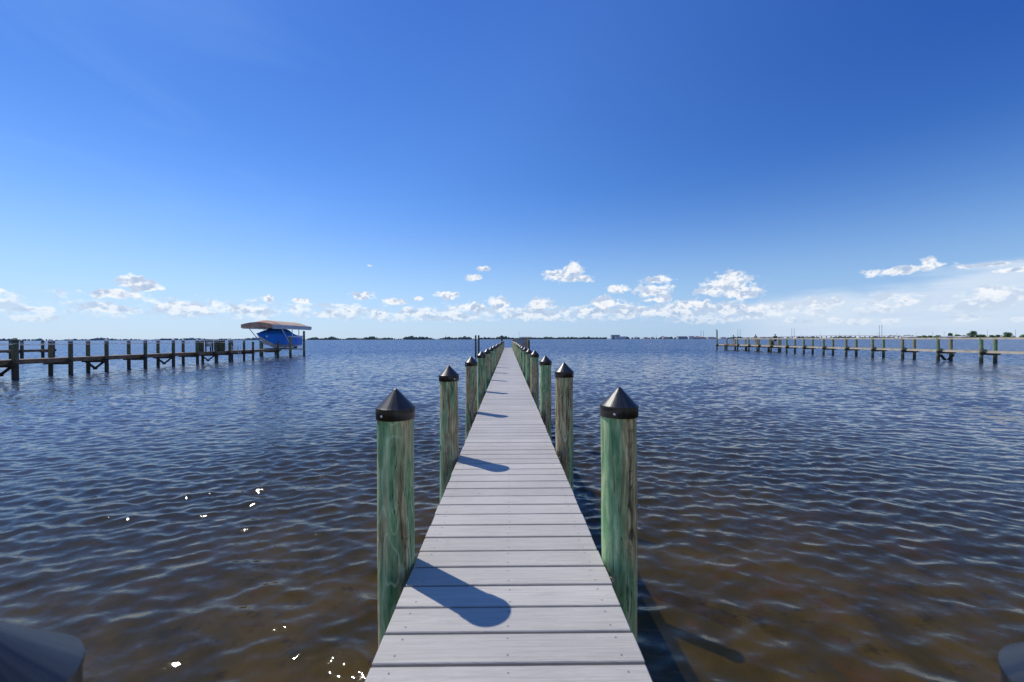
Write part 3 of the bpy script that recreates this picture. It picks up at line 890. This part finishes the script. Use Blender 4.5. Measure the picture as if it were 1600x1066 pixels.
bb(mb, 'rub_rail', M['hull_blue'])
def cover_h(t):
    xs = [0,.04,.12,.36,.55,.72,.80,.9,1.0]; hs = [.02,.08,.3,.86,.98,.95,.45,.10,.05]
    return float(np.interp(t, xs, hs))
mb = MB(); vs = []; fs = []; NU = 16
for k in range(NS+1):
    t = k/NS; b, bc, zk, zc, zs = hull_sec(t)
    for i in range(NU+1):
        u = -1+2*i/NU
        z = zs + .02 + cover_h(t)*(1-abs(u)**1.9) + .015*math.sin(u*9+t*31)*(1-abs(u))
        vs.append((-30.3+u*(b+.02), 49.72+(LB+.03)*t, z))
for k in range(NS):
    for i in range(NU):
        a_ = k*(NU+1)+i; fs.append((a_, a_+1, a_+NU+2, a_+NU+1))
mb.add(vs, fs, 0, True)
bb(mb, 'cover', M['cover_blue'])
mb = MB()
for s in (1,-1):
    t=.12; b,bc,zk,zc,zs = hull_sec(t)
    c0 = Vector((-30.3+s*(b*.93), 49.75+LB*t, zs-.28)); 
    nrm = Vector((s*.75,-.62,-.25)).normalized(); q = nrm.to_track_quat('Z','Y').to_matrix()
    mb.add([c0+nrm*.06+q@Vector((.13*math.cos(a*math.pi/8), .13*math.sin(a*math.pi/8),0)) for a in range(16)], [tuple(range(16))])
bb(mb, 'bow_badge', M['hull_white'])
mb = MB(); mb.box(-30.62,-29.98,58.27,58.75,1.5,1.62); mb.box(-30.5,-30.1,58.4,58.8,1.0,2.4, bev=.06); bb(mb, 'outboard_motor', M['timber_dark'])

# ------------------------------------------------------------------ right pier
RXn, RXf = 39.75, 40.95
rp = empty('pier', (RXn, 30, 0)); ro = Vector(rp.location)
tag(rp, 'long open pier on the right with green posts and pale flat-topped wooden rails', 'pier')
def rb(mb, name, mat):
    o = mb.build(name, mat, rp); o.location = -ro; return o
rbents = [23.6, 27.1, 30.6, 34.05, 37.5, 40.9, 44.3, 47.8, 51.25, 54.7, 58.1, 61.6, 64.6, 67.3, 70.6, 74.1, 77.6]
for y in rbents:
    wide = y > 63
    xf = 43.2 if wide else RXf
    for x in (RXn, xf) + ((41.3,) if wide else ()):
        top = 2.13
        if y > 77 and x == RXn: top = 3.75
        if wide and x == 41.3: top = DECK-.2
        p = log_mesh(.125, -1.6, top, int(x*11+y*7), rings=8, n=12, taper=.08).build('piling', M['pile_green'], rp); p.location = Vector((x,y,0))-ro
    mb = MB(); mb.box(RXn-.3, xf+.25, y-.2, y-.13, DECK-.36, DECK-.12); rb(mb, 'cross_beam', M['timber_dark'])
    mb = MB(); mb.beam((RXn+.04,y-.17,DECK+.12),(RXn+.42,y-.17,DECK-.1), .08, .14, up=(0,1,0)); rb(mb, 'bracket', M['timber'])
for y in (37.5,):
    for x, s in ((RXn,1),(RXf,-1)):
        mb = MB(); mb.beam((x+s*.0,y-.2,DECK-.45),(x+s*.45,y-.2,.1), .07, .26, up=(0,1,0)); rb(mb, 'brace', M['timber_dark'])
mb = MB(); y = 22.0
while y < 77.9:
    mb.box(RXn+.14, (43.1 if y > 63 else RXf-.14), y, y+.135, DECK-.035, DECK+rnd.uniform(-.004,.004)); y += .145
rb(mb, 'decking', M['timber_pale'])
for x in (RXn+.17, RXf-.17):
    mb = MB(); mb.box(x-.025,x+.025,22,77.8,DECK-.2,DECK-.04); rb(mb, 'stringer', M['timber_pale'])
for (x, y0, y1) in ((RXn,22,70.7),(RXf,22,64.6),(43.2,64.5,77.7)):
    mb = MB(); mb.box(x-.09,x+.09,y0,y1,2.13,2.17); rb(mb, 'top_rail', M['timber_pale'])
    mb = MB(); mb.box(x-.10,x-.062,y0,y1,2.02,2.127); rb(mb, 'top_rail', M['timber_pale'])
mb = MB(); mb.box(RXf+.1,43.1,64.45,64.55,2.13,2.17); rb(mb, 'top_rail', M['timber_pale'])
mb = MB(); mb.tube([(RXn,77.6,3.7),(RXn-.15,77.6,3.86),(RXn-.28,77.6,3.9)], .04, 8); mb.lathe([(.02,3.92),(.09,3.88),(.10,3.82),(.02,3.81)], RXn-.28, 77.6, 10); rb(mb, 'lamp', M['alu'])

o = empty('plank_stack', (RXn-.32, 72.5, DECK-.02)); tag(o, 'dark brown boards stacked along the near edge of the right pier platform', 'boards')
for k in range(3):
    mb = MB(); mb.box(-.11, .11, -1.8+.05*k, 1.85-.07*k, k*.052-.12, k*.052-.072); mb.build('board', M['timber_brown'], o)

# ------------------------------------------------------------------ people on the right pier
M['skin'] = simple('skin', (.42,.25,.17), (.50,.31,.22), 9, .55)
def cloth(name, c): return simple(name, tuple(x*.75 for x in c), c, 6, .85, .2, bump=.01)
def person(x, y, rz, label, shirt, shorts, hair, arms=None, hat=None, lean=0.0):
    root = empty('person', (x, y, DECK), rz); tag(root, label, 'person', 'people on the right pier')
    # skeleton; local +Y is where the person faces
    J = {'pel':(0,0,.95,.135),'waist':(0,.0,1.10,.125),'chest':(0,.02+lean,1.32,.145),'neck':(0,.03+lean*1.4,1.50,.055),'head0':(0,.04+lean*1.6,1.56,.075),'head':(0,.055+lean*1.7,1.64,.098),'top':(0,.05+lean*1.7,1.72,.07)}
    E = [('pel','waist'),('waist','chest'),('chest','neck'),('neck','head0'),('head0','head'),('head','top')]
    arms = arms or {}
    for s, n in ((-1,'l'),(1,'r')):
        J[n+'sh'] = (s*.185,.02+lean,1.43,.058)
        el, ha = arms.get(n, ((s*.24,-.01,1.15),(s*.22,.12,.92)))
        J[n+'el'] = (*el,.042); J[n+'ha'] = (*ha,.03)
        v = Vector(ha)-Vector(el); v.normalize(); h2 = Vector(ha)+v*.07
        J[n+'pm'] = (*h2,.038)
        J[n+'hip'] = (s*.09,0,.90,.092); J[n+'kn'] = (s*.105,.03,.50,.058); J[n+'an'] = (s*.11,-.02,.08,.042); J[n+'toe'] = (s*.13,.14,.035,.035)
        E += [('chest',n+'sh'),(n+'sh',n+'el'),(n+'el',n+'ha'),(n+'ha',n+'pm'),('pel',n+'hip'),(n+'hip',n+'kn'),(n+'kn',n+'an'),(n+'an',n+'toe')]
        sd = v.cross(Vector((0,0,1)));
        if sd.length < .1: sd = Vector((0,1,0))
        sd.normalize()
        for k, off in enumerate((-.026,-.009,.009,.026)):
            nm = n+'f%d' % k; f0 = h2+sd*off+v*.035; f1 = f0+v*(.035 if k in (1,2) else .025)+Vector((0,0,-.008))
            J[nm+'a'] = (*f0,.011); J[nm+'b'] = (*f1,.008); E += [(n+'pm',nm+'a'),(nm+'a',nm+'b')]
        t0 = Vector(ha)+v*.03-sd*.035; t1 = t0+v*.04-sd*.012
        J[n+'ta'] = (*t0,.012); J[n+'tb'] = (*t1,.009); E += [(n+'ha',n+'ta'),(n+'ta',n+'tb')]
    def skin(joints, edges, grow, name, mat, rootj, par=root):
        names = list(joints); me = bpy.data.meshes.new(name)
        me.from_pydata([joints[k][:3] for k in names], [(names.index(a_), names.index(b_)) for a_, b_ in edges], [])
        ob = bpy.data.objects.new(name, me); col.objects.link(ob); ob.parent = par
        md = ob.modifiers.new('skin', 'SKIN'); md.use_smooth_shade = True
        lay = me.skin_vertices[0].data if me.skin_vertices else None
        if lay is None:
            bpy.context.view_layer.objects.active = ob
            lay = me.skin_vertices[0].data
        for k, n_ in enumerate(names):
            rr_ = joints[n_][3]+grow; lay[k].radius = (rr_, rr_*.8 if n_ in ('chest','waist','pel') else rr_)
            lay[k].use_root = (n_ == rootj)
        sb = ob.modifiers.new('sub', 'SUBSURF'); sb.levels = 2; sb.render_levels = 2
        me.materials.append(mat)
        return ob
    body = skin(J, E, 0, 'body', M['skin'], 'pel')
    def sub(keys, over=None):
        jj = {k: J[k] for k in keys}
        if over: jj.update(over)
        return jj, [(a_, b_) for a_, b_ in E if a_ in jj and b_ in jj]
    def lerp(a_, b_, t, r): return tuple(J[a_][i]*(1-t)+J[b_][i]*t for i in range(3)) + (r,)
    jj = {k: J[k] for k in ('pel','waist','chest','lsh','rsh')}
    jj['ls'] = lerp('lsh','lel',.7,.056); jj['rs'] = lerp('rsh','rel',.7,.056)
    skin(jj, [('pel','waist'),('waist','chest'),('chest','lsh'),('chest','rsh'),('lsh','ls'),('rsh','rs')], .018, 'shirt', shirt, 'pel')
    jj = {k: J[k] for k in ('pel','lhip','rhip')}
    jj['lk'] = lerp('lhip','lkn',.85,.075); jj['rk'] = lerp('rhip','rkn',.85,.075)
    skin(jj, [('pel','lhip'),('pel','rhip'),('lhip','lk'),('rhip','rk')], .022, 'shorts', shorts, 'pel')
    hx, hy, hz = J['head'][:3]
    mb = MB(); vs = []; fs = []
    for i in range(9):
        ph = math.pi*.62*i/8
        for k in range(14):
            a_ = 2*math.pi*k/14
            yy_ = hy-.012+.112*math.sin(ph)*math.sin(a_)
            zz_ = hz+.02+.118*math.cos(ph)
            if math.sin(a_) > .2: zz_ = max(zz_, hz+.055)
            vs.append((hx+.098*math.sin(ph)*math.cos(a_), yy_, zz_))
    for i in range(8):
        for k in range(14):
            fs.append((i*14+k, (i+1)*14+k, (i+1)*14+(k+1)%14, i*14+(k+1)%14))
    mb.add(vs, fs, 0, True); mb.build('hair', hair, root)
    mb = MB()
    mb.add([(hx-.014,hy+.088,hz-.02),(hx+.014,hy+.088,hz-.02),(hx,hy+.118,hz-.018),(hx,hy+.092,hz+.03)], [(0,2,3),(1,3,2),(0,1,2)])
    mb.build('nose', M['skin'], root)
    for s in (-1,1):
        mb = MB(); mb.lathe([(.001,-.006),(.009,-.003),(.011,.003),(.001,.006)], hx+s*.032, hy+.090, 8)
        mb.v = [(p_[0],p_[1],p_[2]+hz+.01) for p_ in mb.v]; mb.build('eye', M['timber_dark'], root)
        mb = MB(); mb.tube([(hx+s*.096,hy,hz-.03),(hx+s*.108,hy-.01,hz),(hx+s*.096,hy,hz+.03)], .012, 6); mb.build('ear', M['skin'], root)
        mb = MB(); an = J[('l' if s<0 else 'r')+'an']; mb.box(an[0]-.05,an[0]+.06,an[1]-.07,an[1]+.22,.0,.085, bev=.03); mb.build('shoe', M['timber_dark'], root)
    mb = MB(); mb.box(hx-.025,hx+.025,hy+.085,hy+.094,hz-.055,hz-.045, bev=.003); mb.build('mouth', M['timber_brown'], root)
    return root
M['teal'] = cloth('teal_cotton', (.01,.20,.19)); M['grey_cloth'] = cloth('grey_cotton', (.45,.47,.48)); M['dark_cloth'] = cloth('dark_cotton', (.03,.035,.05))
M['peach'] = cloth('peach_cotton', (.62,.42,.33)); M['dark_hair'] = simple('dark_hair', (.015,.012,.01), (.04,.03,.02), 30, .6); M['fair_hair'] = simple('fair_hair', (.2,.13,.07), (.32,.22,.12), 30, .6)
person(41.9, 76.0, R(-100), 'person in teal shirt and grey shorts standing at the far end of the right pier', M['teal'], M['grey_cloth'], M['dark_hair'],
       arms={'l':((-.27,.12,1.18),(-.16,.34,1.2)),'r':((.27,.12,1.18),(.16,.34,1.2))}, lean=.03)
person(43.0-.35, 70.2, R(150), 'person in peach shirt standing by the rail on the right pier platform', M['peach'], M['peach'], M['fair_hair'])
person(42.9, 65.4, R(-30), 'person in dark clothing at the corner rail where the right pier widens', M['dark_cloth'], M['dark_cloth'], M['dark_hair'])
# black bag
mb = MB(); mb.lathe([(.02,0),(.17,.02),(.20,.15),(.19,.45),(.15,.62),(.07,.70),(.05,.74),(.07,.77),(.01,.78)], n=16)
o = empty('gear_bag', (41.5, 63.9, DECK)); tag(o, 'tall black bag standing on the deck of the right pier near a post', 'bag')
mb.v = [(x*(1.15), y*.8, z) for x, y, z in mb.v]; mb.build('body', M['dark_cloth'], o)
mb = MB(); mb.tube([(.0,-.16,.15),(.03,-.22,.35),(.0,-.15,.58)], .015, 6); mb.build('strap', M['grey_cloth'], o)

# ------------------------------------------------------------------ far shore
def hazed(name, c1, c2, scale, h, hz=(.42,.53,.66)):  # aerial haze is blended into the base colours of far things
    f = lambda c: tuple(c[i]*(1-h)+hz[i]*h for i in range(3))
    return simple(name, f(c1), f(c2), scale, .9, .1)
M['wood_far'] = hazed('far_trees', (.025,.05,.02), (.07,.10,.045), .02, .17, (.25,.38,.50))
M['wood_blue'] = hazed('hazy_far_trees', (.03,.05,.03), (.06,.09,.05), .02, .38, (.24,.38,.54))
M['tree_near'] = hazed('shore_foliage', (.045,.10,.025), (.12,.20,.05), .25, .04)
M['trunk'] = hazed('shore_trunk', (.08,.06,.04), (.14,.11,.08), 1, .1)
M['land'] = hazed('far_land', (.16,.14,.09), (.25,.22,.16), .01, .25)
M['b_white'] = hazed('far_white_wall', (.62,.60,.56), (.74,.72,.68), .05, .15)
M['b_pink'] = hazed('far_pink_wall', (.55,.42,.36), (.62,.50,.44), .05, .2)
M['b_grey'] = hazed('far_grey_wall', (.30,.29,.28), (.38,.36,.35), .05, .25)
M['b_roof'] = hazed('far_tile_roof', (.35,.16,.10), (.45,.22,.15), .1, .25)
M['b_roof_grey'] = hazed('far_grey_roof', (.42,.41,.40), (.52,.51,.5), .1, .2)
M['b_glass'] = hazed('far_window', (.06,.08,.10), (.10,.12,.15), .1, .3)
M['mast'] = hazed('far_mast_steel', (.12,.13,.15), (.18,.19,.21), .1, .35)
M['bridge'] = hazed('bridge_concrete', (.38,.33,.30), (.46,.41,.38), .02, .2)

def W(px, d): return (px-794)*d/640.0

def shore_strip(name, pts, depth, mat, z=.9):
    mb = MB(); n = len(pts)
    vs = [(x, y, -.2) for x, y in pts] + [(x, y+6, z) for x, y in pts] + [(x*(1+depth/y), y+depth, z+.5) for x, y in pts]
    fs = []
    for i in range(n-1):
        fs.append((i, i+1, n+i+1, n+i)); fs.append((n+i, n+i+1, 2*n+i+1, 2*n+i))
    mb.add(vs, fs); o = mb.build(name, mat); tag(o, kind='structure'); return o
left_line = [(W(p, d), d) for p, d in ((-900,2100),(-300,2300),(0,2700),(130,3000),(300,2900),(480,2500),(600,2400),(740,2300),(800,2250))]
mid_line = [(W(p, d), d) for p, d in ((800,2249),(880,2100),(956,2000),(1060,2000),(1160,2100),(1300,2300),(1420,2500),(1700,2400),(2400,2200))]
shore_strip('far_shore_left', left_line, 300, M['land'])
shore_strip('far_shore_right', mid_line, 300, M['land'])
_ico = None
def ico():
    global _ico
    if _ico is None:
        bm = bmesh.new(); bmesh.ops.create_icosphere(bm, subdivisions=2, radius=1)
        _ico = ([v.co.copy() for v in bm.verts], [[v.index for v in f.verts] for f in bm.faces]); bm.free()
    return _ico
def far_wood(name, line, mat, step, hfun, label, seed):
    r_ = random.Random(seed); mb = MB(); V, F = ico()
    for (a_, b_) in zip(line[:-1], line[1:]):
        A, B = Vector((a_[0],a_[1],0)), Vector((b_[0],b_[1],0)); L = (B-A).length; n = int(L/step)
        for i in range(n):
            for row in (0, 1):
                p = A + (B-A)*((i+r_.random())/n); px = 794+640*p.x/p.y
                h = hfun(px)*r_.uniform(.55,1.15)*(1+.25*row)
                if h <= 0: continue
                w = r_.uniform(.5,1.1)*h*.8; ox = r_.random()*100
                c = p + Vector((0, (14+28*row)*(.35 if p.y < 900 else 1), .6+h*.45))
                mb.add([(c.x+v.x*w*(1+.35*mnoise.noise(v*2.2+Vector((ox,0,0)))), c.y+v.y*w*.8, c.z+v.z*h*.55*(1+.4*mnoise.noise(v*2.6+Vector((0,ox,0))))) for v in V], F)
    o = mb.build(name, mat); tag(o, label, 'trees', kind='stuff'); return o
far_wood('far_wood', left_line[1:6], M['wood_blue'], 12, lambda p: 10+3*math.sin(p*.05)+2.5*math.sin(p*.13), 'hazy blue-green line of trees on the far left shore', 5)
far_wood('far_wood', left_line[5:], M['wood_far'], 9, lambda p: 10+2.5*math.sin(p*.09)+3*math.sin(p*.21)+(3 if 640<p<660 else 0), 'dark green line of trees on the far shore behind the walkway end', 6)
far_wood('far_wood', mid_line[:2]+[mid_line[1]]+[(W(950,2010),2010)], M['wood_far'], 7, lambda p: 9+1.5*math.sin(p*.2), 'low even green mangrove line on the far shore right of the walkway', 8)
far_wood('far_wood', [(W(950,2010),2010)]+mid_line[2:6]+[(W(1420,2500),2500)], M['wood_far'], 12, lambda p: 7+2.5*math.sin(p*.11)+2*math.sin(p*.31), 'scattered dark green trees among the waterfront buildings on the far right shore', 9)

def building(px0, px1, d, h, wall, roof, label, gable=True, floors=None, grp=None):
    x0, x1 = W(px0,d), W(px1,d); w = x1-x0; dp = min(30, max(12, w*.5))
    o = empty('waterfront_building', ((x0+x1)/2, d, .8)); tag(o, label, 'building', 'buildings along the waterfront')
    mb = MB(); mb.box(-w/2, w/2, 0, dp, 0, h); mb.build('wall', wall, o)
    mb = MB()
    if gable:
        rh = h*.38; e = 1.0
        mb.add([(-w/2-e,-e,h),(w/2+e,-e,h),(w/2+e,dp+e,h),(-w/2-e,dp+e,h),(-w/2+dp*.35,dp/2,h+rh),(w/2-dp*.35,dp/2,h+rh)],
               [(0,1,5,4),(1,2,5),(2,3,4,5),(3,0,4),(3,2,1,0)])
    else:
        mb.box(-w/2-.4, w/2+.4, -.4, dp+.4, h, h+.7)
    mb.build('roof', roof, o)
    fl = floors or max(1, int(h/3.5)); nw = max(2, int(w/6))
    for f in range(fl):
        mb = MB()
        for k in range(nw):
            xc = -w/2 + w*(k+.5)/nw; z0 = h*(f+.25)/fl
            mb.box(xc-1.3, xc+1.3, -.12, -.01, z0, z0+h/fl*.5)
        mb.build('window_row', M['b_glass'], o)
blds = [
 (956,969,1995,20,'b_grey','b_roof_grey',False,'tall grey block with flat roof, the highest building on the far shore'),
 (962,979,1985,12,'b_white','b_roof_grey',False,'long white flat-roofed building in front of the tall grey block'),
 (991,997,1990,7,'b_white','b_roof_grey',True,'small white house standing clear right of the long white building'),
 (1007,1013,1990,7,'b_pink','b_roof',True,'small pink house with tile roof between two clumps of trees on the far shore'),
 (1018,1023,1992,8,'b_white','b_roof_grey',True,'small white house left of the thin mast on the far shore'),
 (1037,1046,1990,9,'b_pink','b_roof_grey',True,'pale house with grey hipped roof on the far shore'),
 (1061,1075,2000,12,'b_grey','b_roof_grey',False,'wide grey building with flat roof on the far shore'),
 (1078,1086,2010,13,'b_white','b_roof_grey',False,'white three-storey block on the far shore beside the wide grey building'),
 (1086,1104,2015,8,'b_pink','b_roof',True,'long pink building with tile roof on the far shore behind the paired poles'),
 (1108,1119,2030,8,'b_pink','b_roof_grey',True,'pink building just left of the tall end post of the right pier'),
 (1128,1136,2050,7,'b_white','b_roof_grey',True,'white building just right of the tall end post of the right pier'),
 (560,572,2440,7,'b_pink','b_roof',True,'tile-roofed house, leftmost of the row on the far shore right of the boat'),
 (575,583,2440,7,'b_pink','b_roof',True,'tile-roofed house, middle one of the row on the far shore right of the boat'),
 (586,600,2440,7,'b_pink','b_roof',True,'long tile-roofed house, rightmost of the row on the far shore right of the boat'),
 (812,832,2230,11,'b_grey','b_roof_grey',True,'long low building with grey roof on the far shore right of the walkway end'),
]
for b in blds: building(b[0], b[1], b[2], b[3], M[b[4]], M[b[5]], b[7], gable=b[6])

# nearer point of land on the right
NL = [(W(p, d), d) for p, d in ((1395,760),(1430,700),(1500,640),(1560,600),(1640,560),(1900,520),(2400,500))]
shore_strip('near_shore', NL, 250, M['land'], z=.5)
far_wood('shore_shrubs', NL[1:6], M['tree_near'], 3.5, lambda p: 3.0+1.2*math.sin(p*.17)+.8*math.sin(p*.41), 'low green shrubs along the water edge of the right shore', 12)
def leafy_tree(px, d, h, w, label, seed, grp=None, palm=False):
    x = W(px, d); r_ = random.Random(seed)
    o = empty('palm_tree' if palm else 'shore_tree', (x, d+12, .4)); tag(o, label, 'tree', 'palms on the right shore' if palm else 'trees on the right shore')
    mb = MB()
    if palm:
        pts = [(0,0,0),(.3,0,h*.5),(.1,0,h*.88)]; mb.tube(pts, [.3,.22,.18], 6); mb.build('trunk', M['trunk'], o)
        mb = MB()
        for k in range(18):
            a_ = k*2.4; L = w*.5*r_.uniform(.8,1.1); pr = None
            for j in range(6):
                t = j/5; c = Vector((.1+math.cos(a_)*L*t, math.sin(a_)*L*t, h*.88+L*(.55*t-.95*t*t)*r_.uniform(.9,1.1)))
                sd = Vector((-math.sin(a_), math.cos(a_), 0))*(.5*math.sin(math.pi*min(1,t+.12))+.05)
                if pr: mb.add([pr[0],pr[1],c+sd-Vector((0,0,.3)),c-sd-Vector((0,0,.3))], [(0,1,2,3)])
                pr = (c-sd-Vector((0,0,.3)), c+sd-Vector((0,0,.3)))
        mb.build('crown', M['tree_near'], o); return
    mb.tube([(0,0,0),(.2,0,h*.3),(0,.1,h*.55)], [h*.035,h*.028,h*.018], 7)
    for k in range(5):
        a_ = k*1.3; mb.tube([(.1,0,h*.3),(math.cos(a_)*w*.18, math.sin(a_)*w*.18, h*.5),(math.cos(a_)*w*.32, math.sin(a_)*w*.3, h*.66)], [h*.018,h*.012,h*.006], 5)
    mb.build('trunk', M['trunk'], o)
    mb = MB(); cl = []
    for k in range(46):
        a_ = r_.random()*6.28; q = r_.random()**.5
        cz = h*(.12+.76*r_.random())
        sc = math.sqrt(max(.05, 1-((cz-h*.42)/(h*.55))**2))
        cl.append(Vector((math.cos(a_)*q*w*.42*sc, math.sin(a_)*q*w*.42*sc, cz)))
    for c in cl:
        rr_ = w*r_.uniform(.09,.16)
        for j in range(60):
            v = Vector((r_.gauss(0,1), r_.gauss(0,1), r_.gauss(0,1))).normalized()*rr_*r_.uniform(.6,1.05); v.z *= .8
            p = c+v; s_ = h*.03*r_.uniform(.6,1.3)
            n_ = Vector((r_.gauss(0,1), r_.gauss(0,1), r_.gauss(0,1)+.6)).normalized(); t_ = n_.orthogonal().normalized(); u_ = n_.cross(t_)
            mb.add([p-t_*s_-u_*s_*.5, p+t_*s_*.2-u_*s_, p+t_*s_+u_*s_*.4, p-t_*s_*.3+u_*s_], [(0,1,2,3)])
    mb.build('crown', M['tree_near'], o)
trees = [
 (1543,600,12.5,15,'large rounded dark green tree, the highest on the near right shore'),
 (1558,590,7,11,'low spreading tree just right of the large rounded tree on the right shore'),
 (1600,565,10,12,'dark green tree at the right edge of the picture behind the pier rail'),
 (1505,640,10,8,'dark uneven tree on the right shore behind a pier post'),
 (1517,650,8,9,'smaller tree beside the dark uneven tree on the right shore'),
 (1527,640,6.5,7,'small tree left of the large rounded tree on the right shore'),
 (1573,590,6,9,'low tree between the large rounded tree and the one at the picture edge'),
 (1584,590,6.5,8,'low bushy tree next to the tree at the right picture edge'),
 (1472,660,6,9,'third bushy tree from the left in the low row on the right shore'),
 (1462,670,6.5,8,'round bushy tree second in the low row on the right shore'),
 (1452,680,5.5,8,'leftmost bushy tree in the low row on the right shore'),
 (1482,655,5.5,8,'rightmost bushy tree in the low row on the right shore'),
]
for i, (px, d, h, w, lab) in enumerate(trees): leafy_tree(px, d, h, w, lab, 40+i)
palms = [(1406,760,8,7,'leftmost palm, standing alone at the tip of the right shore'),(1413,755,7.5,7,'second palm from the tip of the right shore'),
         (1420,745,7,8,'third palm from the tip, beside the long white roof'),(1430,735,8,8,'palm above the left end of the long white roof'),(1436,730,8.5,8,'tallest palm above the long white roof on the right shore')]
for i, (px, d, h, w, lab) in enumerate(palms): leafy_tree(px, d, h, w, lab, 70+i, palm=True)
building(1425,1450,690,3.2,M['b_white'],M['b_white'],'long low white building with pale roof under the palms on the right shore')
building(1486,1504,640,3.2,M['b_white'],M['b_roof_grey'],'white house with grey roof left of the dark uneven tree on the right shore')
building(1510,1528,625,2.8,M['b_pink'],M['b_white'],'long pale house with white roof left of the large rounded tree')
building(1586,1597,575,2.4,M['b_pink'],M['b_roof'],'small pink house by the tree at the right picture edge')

# bridge
bd = empty('road_bridge', (1330, 1250, 0)); tag(bd, 'long low concrete road bridge crossing the water behind the right pier', 'bridge')
bpts = []
for k in range(41):
    t = k/40; px = 1150+(1455-1150)*t; d = 2350-(2350-1150)*t
    z = 3.5+8.5*math.sin(math.pi*min(1, t*.9+.05))**1.2
    bpts.append(Vector((W(px,d), d, z)))
off = Vector(bd.location)
mb = MB(); mr = MB()
for a_, b_ in zip(bpts[:-1], bpts[1:]):
    mb.beam(a_-off, b_-off, 12, 1.8)
    mr.beam(a_-off+Vector((-5.5,0,1.6)), b_-off+Vector((-5.5,0,1.6)), .4, 1.0)
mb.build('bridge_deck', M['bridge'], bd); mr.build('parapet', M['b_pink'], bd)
for k in range(1, 40):
    p = bpts[k]-off; mb = MB(); mb.box(p.x-1.5,p.x+1.5,p.y-1,p.y+1,-1,p.z-.92); mb.build('bridge_pier', M['bridge'], bd)
for k in range(2, 40, 4):
    p = bpts[k]-off; mb = MB(); mb.tube([(p.x-5,p.y,p.z+.9),(p.x-5,p.y,p.z+11),(p.x-3,p.y,p.z+12)], .35, 5); mb.build('lamp_post', M['mast'], bd)

# pole pairs and masts
def pole(px, d, h, label, r=.7, cross=True):
    o = empty('transmission_pole', (W(px,d), d, 0)); tag(o, label, 'pole', 'poles and masts on the far shore')
    mb = MB(); mb.tube([(0,0,-1),(0,0,h)], [r, r*.55], 6); mb.build('mast', M['mast'], o)
    if cross:
        mb = MB()
        for z in (.93,.86): mb.beam((-1.6,0,h*z),(1.6,0,h*z), .35, .35)
        mb.build('crossarm', M['mast'], o)
for (pa, d, h, lab) in ((1381.0,1180,40,'tallest paired grey poles behind the middle of the right pier'),
                       (1242.0,1560,40,'paired grey poles behind the crowded posts of the right pier'),
                       (1156.5,1950,48,'paired grey poles right of the person in teal'),
                       (1098.5,2150,46,'paired grey poles on the far shore left of the pier')):
    pole(pa-1.9, d, h, 'left one of the '+lab, r=.62*d/1180); pole(pa+1.9, d, h, 'right one of the '+lab, r=.62*d/1180)
for px, d, h, lab in ((697,2290,35,'thin radio mast on the far shore left of the walkway'),(811.3,2240,42,'thin radio mast rising just right of the walkway end'),
                      (1026,2000,25,'short mast between white houses on the far shore'),(1057.5,2005,30,'short mast left of the wide grey building on the far shore'),
                      (1464,660,12,'thin mast above the low bushy row on the right shore'),(1482,655,13,'thin mast right of the low bushy row on the right shore'),
                      (1501,650,13,'thin mast beside the dark uneven tree'),(1551,600,14,'thin mast rising behind the large rounded tree'),(1596,570,14,'thin mast near the right edge of the picture')):
    pole(px, d, h, lab, r=.6*d/2000 if d > 1000 else .22, cross=d > 1000)

# ------------------------------------------------------------------ camera
cam = bpy.data.cameras.new('camera'); co = bpy.data.objects.new('camera', cam); col.objects.link(co)
cam.sensor_width = 36; cam.lens = 14.4; cam.clip_start = .05; cam.clip_end = 20000
yaw = math.atan(6/640); pitch = math.atan(-3/640)
fwd = Vector((math.sin(yaw), math.cos(yaw), math.sin(pitch))).normalized()
q = fwd.to_track_quat('-Z', 'Y')
co.rotation_euler = (q.to_matrix() @ Matrix.Rotation(-.0028, 3, 'Z')).to_euler()
co.location = (0, 0, CAM_H)
cam.dof.use_dof = True; cam.dof.focus_distance = 6.0; cam.dof.aperture_fstop = 4.0
scene.camera = co
scene.view_settings.view_transform = 'Standard'; scene.view_settings.look = 'None'
scene.view_settings.exposure = 0; scene.view_settings.gamma = 1
scene.render.engine = 'CYCLES'
scene.cycles.max_bounces = 6
scene.cycles.sample_clamp_indirect = 6
